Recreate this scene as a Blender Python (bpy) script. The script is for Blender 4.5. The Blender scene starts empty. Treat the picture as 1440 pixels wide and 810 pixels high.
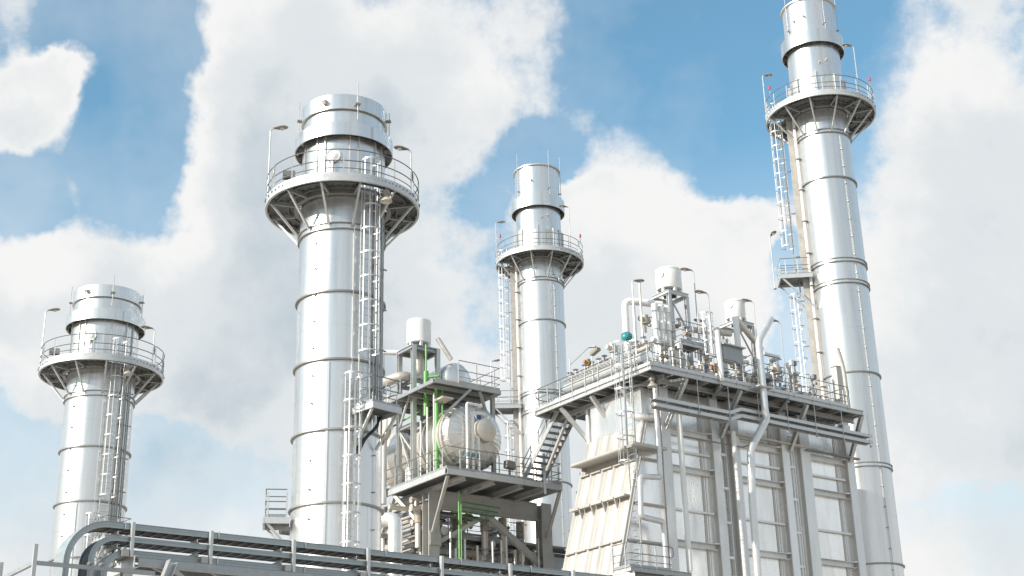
import bpy, math, random
from mathutils import Vector, Matrix

random.seed(7)
sc = bpy.context.scene
COL = sc.collection
rad = math.radians

# ---------------------------------------------------------------- camera
cam_d = bpy.data.cameras.new('camera')
cam = bpy.data.objects.new('camera', cam_d)
COL.objects.link(cam)
sc.camera = cam
PITCH, ROLL = rad(21.47), rad(1.468)
fw = Vector((0, math.cos(PITCH), math.sin(PITCH)))
up0 = Vector((0, -math.sin(PITCH), math.cos(PITCH)))
rt0 = Vector((1, 0, 0))
cr = math.cos(ROLL) * rt0 - math.sin(ROLL) * up0
cu = math.sin(ROLL) * rt0 + math.cos(ROLL) * up0
M = Matrix((cr, cu, -fw)).transposed().to_4x4()
M.translation = Vector((0, 0, 1.7))
cam.matrix_world = M
cam_d.sensor_fit = 'HORIZONTAL'
cam_d.sensor_width = 36.0
cam_d.lens = 36.0 * 1993.9 / 1440
cam_d.clip_end = 5000

# ---------------------------------------------------------------- light and sky
SUN_AZ, SUN_EL = -121.0, 25.0          # compass angle from +Y, degrees
sun_d = bpy.data.lights.new('sun', 'SUN')
sun_d.energy = 5.0
sun_d.angle = rad(0.53)
sun_d.color = (1.0, 0.945, 0.86)
sun = bpy.data.objects.new('sun', sun_d)
COL.objects.link(sun)
sdir = Vector((math.sin(rad(SUN_AZ)) * math.cos(rad(SUN_EL)), math.cos(rad(SUN_AZ)) * math.cos(rad(SUN_EL)), math.sin(rad(SUN_EL))))
sun.rotation_euler = sdir.to_track_quat('Z', 'Y').to_euler()
sun.location = (-40, -20, 60)

world = bpy.data.worlds.new('World')
sc.world = world
world.use_nodes = True
sc.view_settings.view_transform = 'Standard'
sc.view_settings.look = 'None'
sc.view_settings.gamma = 1.0
sc.view_settings.exposure = 0.22
sc.view_settings.use_curve_mapping = False


def build_sky():
    nt = world.node_tree
    nt.nodes.clear()
    N, L = nt.nodes.new, nt.links.new
    out = N('ShaderNodeOutputWorld')
    sky = N('ShaderNodeTexSky')
    sky.sky_type = 'NISHITA'
    sky.sun_disc = False
    sky.sun_elevation = rad(SUN_EL)
    sky.sun_rotation = rad(SUN_AZ)
    sky.air_density = 1.0
    sky.dust_density = 0.6
    sky.ozone_density = 2.2
    tint = N('ShaderNodeMix'); tint.data_type = 'RGBA'; tint.blend_type = 'MULTIPLY'; tint.inputs[0].default_value = 1.0
    L(sky.outputs[0], tint.inputs[6]); tint.inputs[7].default_value = (0.78, 1.27, 1.20, 1)
    bg_sky = N('ShaderNodeBackground'); bg_sky.inputs[1].default_value = 0.15
    L(tint.outputs[2], bg_sky.inputs[0])
    tc = N('ShaderNodeTexCoord')
    sep = N('ShaderNodeSeparateXYZ'); L(tc.outputs['Generated'], sep.inputs[0])

    def math_(op, a, b=None, c=None):
        n = N('ShaderNodeMath'); n.operation = op
        for i, v in enumerate((a, b, c)):
            if v is None: continue
            if isinstance(v, (int, float)): n.inputs[i].default_value = v
            else: L(v, n.inputs[i])
        return n.outputs[0]
    az = math_('MULTIPLY', math_('ARCTAN2', sep.outputs[0], sep.outputs[1]), 57.29578)
    el = math_('MULTIPLY', math_('ARCSINE', sep.outputs[2]), 57.29578)
    comb = N('ShaderNodeCombineXYZ'); L(az, comb.inputs[0]); L(el, comb.inputs[1])

    def noise(scale, detail, rough, off=0.0, dist=0.0):
        v = N('ShaderNodeVectorMath'); v.operation = 'ADD'
        L(tc.outputs['Generated'], v.inputs[0]); v.inputs[1].default_value = (off, off * 1.7, off * 0.6)
        n = N('ShaderNodeTexNoise'); n.inputs['Scale'].default_value = scale
        n.inputs['Detail'].default_value = detail; n.inputs['Roughness'].default_value = rough
        n.inputs['Distortion'].default_value = dist
        L(v.outputs[0], n.inputs['Vector'])
        return n
    # domain warp in degrees so that the cloud outlines billow
    w1 = noise(9, 5, 0.6, 3.1)
    warp = N('ShaderNodeVectorMath'); warp.operation = 'MULTIPLY_ADD'
    L(w1.outputs['Color'], warp.inputs[0]); warp.inputs[1].default_value = (5.2, 5.2, 0); 
    off = N('ShaderNodeVectorMath'); off.operation = 'ADD'
    L(comb.outputs[0], off.inputs[0]); off.inputs[1].default_value = (-2.6, -2.6, 0)
    L(off.outputs[0], warp.inputs[2])
    P = warp.outputs[0]

    def blobs(lst, start):
        acc = start
        for (a, e, sx, sy, w) in lst:
            a, e, sx, sy = a * 0.94, 21.47 + (e - 20.8) * 0.94, sx * 0.94, sy * 0.94
            m = N('ShaderNodeVectorMath'); m.operation = 'MULTIPLY_ADD'
            L(P, m.inputs[0]); m.inputs[1].default_value = (1 / sx, 1 / sy, 0); m.inputs[2].default_value = (-a / sx, -e / sy, 0)
            ln = N('ShaderNodeVectorMath'); ln.operation = 'LENGTH'; L(m.outputs[0], ln.inputs[0])
            mr = N('ShaderNodeMapRange'); mr.interpolation_type = 'SMOOTHSTEP'
            L(ln.outputs['Value'], mr.inputs[0])
            mr.inputs[1].default_value = 0.25; mr.inputs[2].default_value = 1.0
            mr.inputs[3].default_value = 1.0; mr.inputs[4].default_value = 0.0
            acc = math_('MULTIPLY_ADD', mr.outputs[0], w, acc)
        return acc
    base = noise(3.2, 7, 0.56, 0.0)
    fine = noise(27, 8, 0.66, 7.0)
    d = math_('MULTIPLY_ADD', base.outputs['Fac'], 0.9, -0.02)
    d = math_('MULTIPLY_ADD', fine.outputs['Fac'], 0.62, d)
    CLOUDS = SKY_BLOBS
    d = blobs(CLOUDS, d)
    mask = N('ShaderNodeMapRange'); mask.interpolation_type = 'SMOOTHSTEP'
    L(d, mask.inputs[0]); mask.inputs[1].default_value = 0.62; mask.inputs[2].default_value = 0.92
    soft = N('ShaderNodeMapRange'); soft.interpolation_type = 'SMOOTHSTEP'
    L(d, soft.inputs[0]); soft.inputs[1].default_value = 0.36; soft.inputs[2].default_value = 0.95
    msk = math_('MULTIPLY_ADD', soft.outputs[0], 0.45, math_('MULTIPLY', mask.outputs[0], 0.55))
    # thin veil so the blue is never perfectly clean
    veil = noise(5.0, 5, 0.6, 11.0)
    vm = N('ShaderNodeMapRange'); L(veil.outputs['Fac'], vm.inputs[0])
    vm.inputs[1].default_value = 0.42; vm.inputs[2].default_value = 0.8; vm.inputs[3].default_value = 0.07; vm.inputs[4].default_value = 0.50
    low = N('ShaderNodeMapRange'); L(el, low.inputs[0])
    low.inputs[1].default_value = 9.0; low.inputs[2].default_value = 27.0; low.inputs[3].default_value = 0.9; low.inputs[4].default_value = 0.0
    vv = math_('ADD', vm.outputs[0], low.outputs[0])
    mk = math_('MAXIMUM', msk, math_('MINIMUM', vv, 1.0))
    # cloud brightness: white sunlit billows, greyer bodies
    g = noise(4.2, 5, 0.55, 5.0)
    g2 = noise(16, 8, 0.66, 9.0)
    s = math_('MULTIPLY_ADD', g.outputs['Fac'], 0.95, -0.14)
    s = math_('MULTIPLY_ADD', g2.outputs['Fac'], 0.42, s)
    rim = N('ShaderNodeMapRange'); rim.interpolation_type = 'SMOOTHSTEP'
    L(d, rim.inputs[0]); rim.inputs[1].default_value = 0.75; rim.inputs[2].default_value = 1.35
    rim.inputs[3].default_value = 0.26; rim.inputs[4].default_value = 0.0
    s = math_('ADD', s, rim.outputs[0])
    s = blobs(SHADE_BLOBS, s)
    ramp = N('ShaderNodeValToRGB')
    ramp.color_ramp.interpolation = 'EASE'
    r = ramp.color_ramp
    r.elements[0].position = 0.30; r.elements[0].color = (0.46, 0.525, 0.575, 1)
    r.elements[1].position = 0.95; r.elements[1].color = (0.79, 0.79, 0.785, 1)
    e = r.elements.new(0.60); e.color = (0.645, 0.68, 0.70, 1)
    L(s, ramp.inputs[0])
    bg_c = N('ShaderNodeBackground'); bg_c.inputs[1].default_value = 1.0
    L(ramp.outputs[0], bg_c.inputs[0])
    mix = N('ShaderNodeMixShader')
    L(mk, mix.inputs[0]); L(bg_sky.outputs[0], mix.inputs[1]); L(bg_c.outputs[0], mix.inputs[2])
    L(mix.outputs[0], out.inputs[0])


# cloud masses (+) and clear gaps (-): compass angle, elevation, half-widths, weight
SKY_BLOBS = [
    (-10.5, 27.5, 8.5, 8.5, 0.55), (-9.5, 20, 9, 8, 0.5), (-16, 18, 8, 6, 0.42), (-4.5, 29, 6, 5, 0.22),
    (-22.2, 28.0, 2.8, 2.2, 0.55), (-20.6, 28.9, 2.0, 1.9, 0.45), (-23.5, 26.6, 2.6, 1.5, 0.3), (-20.5, 19.6, 4.0, 3.6, 0.5),
    (6.0, 20.5, 7.0, 5.6, 0.55), (3.5, 23.8, 3.4, 2.2, 0.4), (9.5, 22.5, 4.2, 2.6, 0.3),
    (21.5, 24, 5.5, 7, 0.5), (24, 32, 3.5, 3.5, 0.3), (15.5, 21, 4, 3.5, 0.3), (19, 15, 8, 7, 0.4), (0, 14, 14, 6, 0.35),
    (-18.3, 31.5, 5.0, 4.5, -0.75), (-17.0, 26.6, 3.8, 4.6, -0.7), (-23.5, 23.6, 3.6, 2.6, -0.5),
    (9.0, 31.0, 7.5, 5.6, -0.8), (0.0, 30.5, 4.5, 3.5, 0.14), (10.5, 27.0, 4.2, 4.6, -0.7), (1.8, 26.6, 3.0, 2.6, -0.45),
    (15, 32.5, 6.0, 4.5, -0.55), (12.5, 20.5, 1.3, 2.4, -0.5),
    (-15, 13.5, 3.0, 3.0, -0.22), (-22.0, 11.5, 4.0, 4.0, -0.3), (21.0, 9.5, 5, 4, -0.25), (-1.2, 24.5, 1.8, 3.0, -0.25),
]
SHADE_BLOBS = [
    (-15.2, 25.0, 3.6, 7.0, 0.30), (-13.6, 31.5, 3.0, 3.5, 0.22), (-21.5, 28.6, 3.0, 2.6, 0.25), (-21, 20.6, 3.5, 2.0, 0.3),
    (4.5, 23.5, 5.5, 2.6, 0.32), (8.5, 21.0, 4.0, 3.4, 0.28), (20.5, 28.0, 3.5, 4.0, 0.2),
    (-5.0, 27.0, 4.5, 6.0, -0.16), (-7.0, 19.0, 5.0, 4.0, -0.12), (0.5, 20.0, 3.0, 4.0, -0.12), (20, 20, 4.5, 5.5, -0.14), (-13, 14, 5, 4, -0.1), (-20, 12, 7, 6, -0.22), (22, 10, 7, 5, -0.25), (-15, 13, 3, 4, -0.2),
]
build_sky()
world.cycles.sampling_method = 'MANUAL'
world.cycles.sample_map_resolution = 256
sc.cycles.use_denoising = True
sc.cycles.use_adaptive_sampling = True
sc.cycles.adaptive_threshold = 0.02
sc.cycles.max_bounces = 6
sc.cycles.diffuse_bounces = 3
sc.cycles.glossy_bounces = 4

# ---------------------------------------------------------------- materials
MATS = {}


def mat(name, col, metallic=0.0, rough=0.5, var=0.10, nscale=1.5, stretch=(1, 1, 1), rvar=0.12, bump=0.0, bscale=6.0, objvar=0.08,
        stain=None, stain_amt=0.0, stain_scale=0.8, fine=0.0, emit=None, aniso=0.0, bstretch=None):
    m = bpy.data.materials.new(name)
    m.use_nodes = True
    nt = m.node_tree
    N, L = nt.nodes.new, nt.links.new
    b = nt.nodes['Principled BSDF']
    b.inputs['Metallic'].default_value = metallic
    b.inputs['Roughness'].default_value = rough
    geo = N('ShaderNodeNewGeometry')
    mp = N('ShaderNodeVectorMath'); mp.operation = 'MULTIPLY'; mp.inputs[1].default_value = stretch
    L(geo.outputs['Position'], mp.inputs[0])
    no = N('ShaderNodeTexNoise'); no.inputs['Scale'].default_value = nscale; no.inputs['Detail'].default_value = 6; no.inputs['Roughness'].default_value = 0.62
    L(mp.outputs[0], no.inputs['Vector'])
    mr = N('ShaderNodeMapRange'); L(no.outputs['Fac'], mr.inputs[0])
    mr.inputs[1].default_value = 0.25; mr.inputs[2].default_value = 0.75
    mr.inputs[3].default_value = 1 - var; mr.inputs[4].default_value = 1 + var
    oi = N('ShaderNodeObjectInfo')
    om = N('ShaderNodeMapRange'); L(oi.outputs['Random'], om.inputs[0]); om.inputs[3].default_value = 1 - objvar; om.inputs[4].default_value = 1 + objvar
    mu = N('ShaderNodeMath'); mu.operation = 'MULTIPLY'; L(mr.outputs[0], mu.inputs[0]); L(om.outputs[0], mu.inputs[1])
    vm = N('ShaderNodeVectorMath'); vm.operation = 'SCALE'; vm.inputs[0].default_value = col; L(mu.outputs[0], vm.inputs['Scale'])
    src = vm.outputs[0]
    if stain:
        sn = N('ShaderNodeTexNoise'); sn.inputs['Scale'].default_value = stain_scale; sn.inputs['Detail'].default_value = 8; sn.inputs['Roughness'].default_value = 0.7
        sm = N('ShaderNodeVectorMath'); sm.operation = 'MULTIPLY'; sm.inputs[1].default_value = (stretch[0], stretch[1], stretch[2] * 0.5)
        L(geo.outputs['Position'], sm.inputs[0]); L(sm.outputs[0], sn.inputs['Vector'])
        sr = N('ShaderNodeMapRange'); L(sn.outputs['Fac'], sr.inputs[0]); sr.inputs[1].default_value = 0.5; sr.inputs[2].default_value = 0.78
        sr.inputs[3].default_value = 0; sr.inputs[4].default_value = stain_amt
        mx = N('ShaderNodeMix'); mx.data_type = 'RGBA'; L(sr.outputs[0], mx.inputs[0]); L(src, mx.inputs[6]); mx.inputs[7].default_value = (*stain, 1)
        src = mx.outputs[2]
    L(src, b.inputs['Base Color'])
    rr = N('ShaderNodeMapRange'); L(no.outputs['Fac'], rr.inputs[0]); rr.inputs[1].default_value = 0.25; rr.inputs[2].default_value = 0.75
    rr.inputs[3].default_value = max(0.03, rough - rvar); rr.inputs[4].default_value = min(1, rough + rvar)
    L(rr.outputs[0], b.inputs['Roughness'])
    if bump > 0:
        bn = N('ShaderNodeTexNoise'); bn.inputs['Scale'].default_value = bscale; bn.inputs['Detail'].default_value = 3
        bv = N('ShaderNodeVectorMath'); bv.operation = 'MULTIPLY'; bv.inputs[1].default_value = bstretch or (1, 1, 1)
        L(geo.outputs['Position'], bv.inputs[0]); L(bv.outputs[0], bn.inputs['Vector'])
        bp = N('ShaderNodeBump'); bp.inputs['Strength'].default_value = bump; bp.inputs['Distance'].default_value = 0.1
        L(bn.outputs['Fac'], bp.inputs['Height']); L(bp.outputs[0], b.inputs['Normal'])
    if emit:
        b.inputs['Emission Color'].default_value = (*emit[0], 1); b.inputs['Emission Strength'].default_value = emit[1]
    MATS[name] = m
    return m


mat('cladding', (0.71, 0.705, 0.69), 0.92, 0.33, var=0.05, nscale=1.1, stretch=(1.6, 1.6, 0.09), rvar=0.08, bump=0.09, bscale=1.6, bstretch=(0.45, 0.45, 3.0), objvar=0.04, stain=(0.46, 0.42, 0.365), stain_amt=0.55, stain_scale=2.4)
mat('cladding_dull', (0.60, 0.595, 0.58), 0.6, 0.45, var=0.10, nscale=1.5, stretch=(1, 1, 0.15), rvar=0.08, bump=0.08, bscale=2.0, stain=(0.38, 0.35, 0.30), stain_amt=0.4)
mat('casing_sheet', (0.90, 0.89, 0.87), 0.80, 0.27, var=0.09, nscale=0.9, stretch=(1, 1, 0.35), rvar=0.09, bump=0.09, bscale=0.9, objvar=0.07, stain=(0.45, 0.38, 0.30), stain_amt=0.45, stain_scale=0.9)
mat('casing_steel', (0.74, 0.745, 0.74), 0.5, 0.46, var=0.10, nscale=2.0, stretch=(1, 1, 0.3), bump=0.05, bscale=4, stain=(0.42, 0.34, 0.26), stain_amt=0.35)
mat('duct_sheet', (0.52, 0.495, 0.46), 0.45, 0.52, var=0.07, nscale=1.3, stretch=(1, 1, 0.3), bump=0.10, bscale=1.8, objvar=0.04, stain=(0.42, 0.36, 0.30), stain_amt=0.35)
mat('duct_steel', (0.44, 0.42, 0.39), 0.2, 0.55, var=0.08, nscale=2.5, objvar=0.05, stain=(0.33, 0.27, 0.22), stain_amt=0.35, stain_scale=2.0)
mat('galvanised', (0.36, 0.375, 0.38), 0.5, 0.48, var=0.16, nscale=7.0, rvar=0.1, objvar=0.08, stain=(0.33, 0.32, 0.30), stain_amt=0.3, stain_scale=3.0)
mat('galvanised_light', (0.55, 0.555, 0.55), 0.45, 0.45, var=0.10, nscale=7.0, rvar=0.1, objvar=0.06)
mat('steel_frame', (0.44, 0.43, 0.41), 0.25, 0.55, var=0.12, nscale=2.0, objvar=0.08, bump=0.05, bscale=5, stain=(0.26, 0.23, 0.20), stain_amt=0.45)
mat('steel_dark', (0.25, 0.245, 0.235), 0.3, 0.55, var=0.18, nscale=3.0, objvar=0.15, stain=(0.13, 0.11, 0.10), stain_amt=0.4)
mat('grating', (0.17, 0.175, 0.175), 0.4, 0.55, var=0.15, nscale=4.0)
mat('flange', (0.30, 0.295, 0.285), 0.5, 0.45, var=0.12, nscale=3)
mat('pipe_clad', (0.72, 0.715, 0.70), 0.6, 0.36, var=0.07, nscale=3.0, rvar=0.08, bump=0.06, bscale=5, objvar=0.07, stain=(0.48, 0.44, 0.38), stain_amt=0.3, stain_scale=2.0)
mat('vessel_clad', (0.62, 0.595, 0.555), 0.92, 0.30, var=0.10, nscale=2.0, rvar=0.08, bump=0.12, bscale=3.0, objvar=0.07, stain=(0.40, 0.35, 0.29), stain_amt=0.35)
mat('pipe_beige', (0.62, 0.57, 0.50), 0.45, 0.42, var=0.10, nscale=3.0, objvar=0.08, bump=0.06, bscale=6, stain=(0.36, 0.30, 0.24), stain_amt=0.45, stain_scale=2.0)
mat('white_paint', (0.78, 0.775, 0.75), 0.0, 0.42, var=0.05, nscale=3, objvar=0.03, stain=(0.52, 0.47, 0.40), stain_amt=0.3, stain_scale=2.0)
mat('tray_brown', (0.50, 0.47, 0.43), 0.3, 0.55, var=0.15, nscale=3, stain=(0.28, 0.22, 0.17), stain_amt=0.5, stain_scale=2.0)
mat('tray_grey', (0.36, 0.40, 0.41), 0.4, 0.5, var=0.10, nscale=3.0, stretch=(1, 1, 3), objvar=0.05, stain=(0.30, 0.32, 0.32), stain_amt=0.4, stain_scale=2.5)
mat('green_paint', (0.17, 0.43, 0.12), 0.0, 0.45, var=0.16, nscale=5, objvar=0.12, stain=(0.20, 0.30, 0.12), stain_amt=0.5, stain_scale=4.0)
mat('green_dark', (0.04, 0.22, 0.05), 0.0, 0.5, var=0.2, nscale=5)
mat('rail_steel', (0.20, 0.205, 0.205), 0.4, 0.5, var=0.15, nscale=6)
mat('teal_paint', (0.03, 0.27, 0.28), 0.0, 0.45, var=0.25, nscale=9, stain=(0.10, 0.20, 0.20), stain_amt=0.5, stain_scale=5)
mat('valve_teal', (0.12, 0.27, 0.30), 0.1, 0.5, var=0.2, nscale=8)
mat('blue_paint', (0.04, 0.10, 0.22), 0.0, 0.45, var=0.15, nscale=8)
mat('red_paint', (0.50, 0.05, 0.04), 0.0, 0.4, var=0.1)
mat('orange_rust', (0.42, 0.22, 0.09), 0.1, 0.6, var=0.25, nscale=6)
mat('valve_body', (0.42, 0.37, 0.31), 0.3, 0.5, var=0.2, nscale=8, objvar=0.25)
mat('black_cable', (0.025, 0.027, 0.03), 0.0, 0.5, var=0.2, nscale=6, objvar=0.2)
mat('cable_brown', (0.085, 0.072, 0.06), 0.0, 0.6, var=0.25, nscale=6)
mat('navy_cable', (0.02, 0.027, 0.05), 0.0, 0.55, var=0.15, nscale=6)
mat('lamp_housing', (0.27, 0.245, 0.21), 0.2, 0.5, var=0.1, nscale=8)
mat('lamp_glass', (0.55, 0.52, 0.46), 0.0, 0.15, var=0.04)
mat('concrete', (0.43, 0.385, 0.33), 0.0, 0.85, var=0.18, nscale=0.25, bump=0.2, bscale=3, stain=(0.24, 0.23, 0.21), stain_amt=0.5, stain_scale=0.15)
mat('far_wall', (0.42, 0.47, 0.50), 0.1, 0.6, var=0.1, nscale=0.8)

# ---------------------------------------------------------------- mesh helpers
V3 = Vector


class MB:
    def __init__(s, off=(0, 0, 0)):
        s.v, s.f, s.sm, s.off = [], [], [], V3(off)

    def add(s, vs, fs, smooth=False):
        b = len(s.v)
        s.v += [V3(p) - s.off for p in vs]
        s.f += [tuple(i + b for i in f) for f in fs]
        s.sm += [smooth] * len(fs)
        return s

    def box(s, x0, x1, y0, y1, z0, z1):
        return s.add([(x0, y0, z0), (x1, y0, z0), (x1, y1, z0), (x0, y1, z0), (x0, y0, z1), (x1, y0, z1), (x1, y1, z1), (x0, y1, z1)],
                     [(3, 2, 1, 0), (4, 5, 6, 7), (0, 1, 5, 4), (1, 2, 6, 5), (2, 3, 7, 6), (3, 0, 4, 7)])

    def frame(s, p0, p1, up=(0, 0, 1)):
        d = (V3(p1) - V3(p0)).normalized()
        u = V3(up)
        if abs(d.dot(u)) > 0.97: u = V3((0, 1, 0)) if abs(d.y) < 0.9 else V3((1, 0, 0))
        x = d.cross(u).normalized()
        return x, x.cross(d).normalized()

    def prof(s, p0, p1, poly, up=(0, 0, 1), smooth=False):
        """extrude a closed 2-D outline (side, up) from p0 to p1"""
        p0, p1 = V3(p0), V3(p1)
        x, y = s.frame(p0, p1, up)
        n = len(poly)
        vs = [p0 + x * a + y * b for a, b in poly] + [p1 + x * a + y * b for a, b in poly]
        fs = [(i, (i + 1) % n, n + (i + 1) % n, n + i) for i in range(n)] + [tuple(range(n - 1, -1, -1)), tuple(range(n, 2 * n))]
        return s.add(vs, fs, smooth)

    def bar(s, p0, p1, w, h, up=(0, 0, 1)):
        return s.prof(p0, p1, [(-w / 2, -h / 2), (w / 2, -h / 2), (w / 2, h / 2), (-w / 2, h / 2)], up)

    def hbeam(s, p0, p1, w, h, t=0.025, up=(0, 0, 1)):
        a, b = w / 2, h / 2
        return s.prof(p0, p1, [(-a, -b), (a, -b), (a, -b + t), (t / 2, -b + t), (t / 2, b - t), (a, b - t), (a, b), (-a, b), (-a, b - t), (-t / 2, b - t), (-t / 2, -b + t), (-a, -b + t)], up)

    def channel(s, p0, p1, w, h, t=0.02, up=(0, 0, 1)):
        a, b = w / 2, h / 2
        return s.prof(p0, p1, [(-a, -b), (a, -b), (a, -b + t), (-a + t, -b + t), (-a + t, b - t), (a, b - t), (a, b), (-a, b)], up)

    def angle(s, p0, p1, w, t=0.012, up=(0, 0, 1)):
        return s.prof(p0, p1, [(0, 0), (w, 0), (w, t), (t, t), (t, w), (0, w)], up)

    def tube(s, p0, p1, r, n=8, r1=None, caps=True):
        p0, p1 = V3(p0), V3(p1)
        r1 = r if r1 is None else r1
        x, y = s.frame(p0, p1)
        vs = []
        for p, q in ((p0, r), (p1, r1)):
            vs += [p + x * math.cos(2 * math.pi * i / n) * q + y * math.sin(2 * math.pi * i / n) * q for i in range(n)]
        s.add(vs, [(i, (i + 1) % n, n + (i + 1) % n, n + i) for i in range(n)], True)
        if caps:
            s.add(vs[:n], [tuple(range(n - 1, -1, -1))]); s.add(vs[n:], [tuple(range(n))])
        return s

    def path(s, pts, r, n=8, bend=None, closed=False, seg=6):
        pts = [V3(p) for p in pts]
        if bend:
            q = [pts[0]]
            for i in range(1, len(pts) - 1):
                a, b, c = pts[i - 1], pts[i], pts[i + 1]
                d0, d1 = (a - b), (c - b)
                k = min(bend, d0.length * 0.48, d1.length * 0.48)
                A, C = b + d0.normalized() * k, b + d1.normalized() * k
                for j in range(seg + 1):
                    t = j / seg
                    q.append(A * (1 - t) ** 2 + b * 2 * t * (1 - t) + C * t * t)
            q.append(pts[-1]); pts = q
        m = len(pts)
        tang = []
        for i in range(m):
            if closed: d = pts[(i + 1) % m] - pts[i - 1]
            else: d = pts[min(i + 1, m - 1)] - pts[max(i - 1, 0)]
            tang.append(d.normalized())
        x, y = s.frame(pts[0], pts[0] + tang[0])
        vs = []
        for i in range(m):
            t = tang[i]
            x = (x - t * x.dot(t)).normalized(); y = t.cross(x)
            vs += [pts[i] + x * math.cos(2 * math.pi * k / n) * r + y * math.sin(2 * math.pi * k / n) * r for k in range(n)]
        rng = m if closed else m - 1
        s.add(vs, [(i * n + k, i * n + (k + 1) % n, ((i + 1) % m) * n + (k + 1) % n, ((i + 1) % m) * n + k) for i in range(rng) for k in range(n)], True)
        if not closed:
            s.add(vs[:n], [tuple(range(n - 1, -1, -1))]); s.add(vs[-n:], [tuple(range(n))])
        return s

    def lathe(s, prof, n=48, a0=0.0, a1=2 * math.pi, M=None, close_prof=False, smooth=True):
        """prof: list of (r, z); angle measured from -Y towards +X"""
        full = abs(a1 - a0 - 2 * math.pi) < 1e-4
        k = n if full else n + 1
        vs = []
        for i in range(k):
            a = a0 + (a1 - a0) * i / n
            for r, z in prof:
                p = V3((r * math.sin(a), -r * math.cos(a), z))
                vs.append(M @ p if M else p)
        m = len(prof)
        fs = []
        for i in range(n):
            j = (i + 1) % k
            for q in range(m if close_prof else m - 1):
                w = (q + 1) % m
                fs.append((i * m + q, j * m + q, j * m + w, i * m + w))
        s.add(vs, fs, smooth)
        if close_prof and not full:
            s.add(vs[:m], [tuple(range(m))]); s.add(vs[-m:], [tuple(range(m - 1, -1, -1))])
        return s

    def mesh(s, name, m, ang=35):
        me = bpy.data.meshes.new(name)
        me.from_pydata([tuple(p) for p in s.v], [], s.f)
        me.polygons.foreach_set('use_smooth', s.sm)
        if any(s.sm): me.set_sharp_from_angle(angle=rad(ang))
        if m: me.materials.append(MATS[m])
        me.update()
        return me


def link(name, me, parent=None, loc=(0, 0, 0), rot=(0, 0, 0)):
    o = bpy.data.objects.new(name, me)
    COL.objects.link(o)
    o.parent = parent
    o.location = loc
    o.rotation_euler = rot
    return o


def thing(name, label, cat, loc, rotz=0.0, group=None):
    o = link(name, None, None, loc, (0, 0, rotz))
    o.empty_display_size = 0.3
    o['label'] = label; o['category'] = cat
    if group: o['group'] = group
    return o


def part(name, mb, m, parent, ang=35):
    return link(name, mb.mesh(name, m, ang), parent)


CACHE = {}


def shared(key, fn, m):
    if key not in CACHE: CACHE[key] = fn().mesh(key if isinstance(key, str) else str(key[0]), m)
    return CACHE[key]


PA = rad(36.22)         # plant axes: u to the right and away, v to the left and away
PU, PV = V3((math.cos(PA), math.sin(PA), 0)), V3((-math.sin(PA), math.cos(PA), 0))


# surveyed anchor points of the four groups of plant: sheet coordinates, site coordinates, scale
ANCHORS = {'boiler': ((40.46, 46.36, 20.8), (43.629, 48.499, 23.048), (1.0091, 0.9745, 1.0067)),
           'structure': ((35.5, 56.8, 17.2), (39.046, 59.279, 19.641), (1.0134, 0.957, 1.0066)),
           'trays': ((10.05, 30.0, 7.6), (11.736, 31.238, 8.717), (1.0141, 1.0, 1.0067)),
           'gooseneck': ((30.0, 53.0, 13.5), (33.227, 55.275, 15.70), (1.0, 1.0, 1.0))}


def anchor(u, v):
    return ANCHORS['trays' if v < 36 else 'gooseneck' if u < 33 else 'structure' if v >= 56 else 'boiler']


def W(u, v, z):
    c, n, k = anchor(u, v)
    q = [n[i] + k[i] * ((u, v, z)[i] - c[i]) for i in range(3)]
    return PU * q[0] + PV * q[1] + V3((0, 0, q[2]))


class Pl:
    """a thing placed on the plant grid; parts are written in plant coordinates"""
    def __init__(s, name, label, cat, base, group=None):
        s.b = V3(base)
        s.o = thing(name, label, cat, W(*base), PA, group)
        s.o.scale = anchor(base[0], base[1])[2]
        s.o['kind'] = 'thing'

    def mb(s): return MB(s.b)

    def part(s, name, mb, m, parent=None, ang=35):
        return part(name, mb, m, parent or s.o, ang)

    def at(s, name, me, p, parent=None, rot=(0, 0, 0)):
        return link(name, me, parent or s.o, V3(p) - s.b, rot)


ORD = 'first second third fourth fifth sixth seventh eighth ninth tenth eleventh twelfth thirteenth fourteenth fifteenth sixteenth seventeenth eighteenth nineteenth twentieth twenty-first twenty-second'.split()


# ---------------------------------------------------------------- generic builders
def post_mesh(h): return shared(('post', round(h, 2)), lambda: MB().box(-0.026, 0.026, -0.026, 0.026, 0, h), 'galvanised_light')


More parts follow.
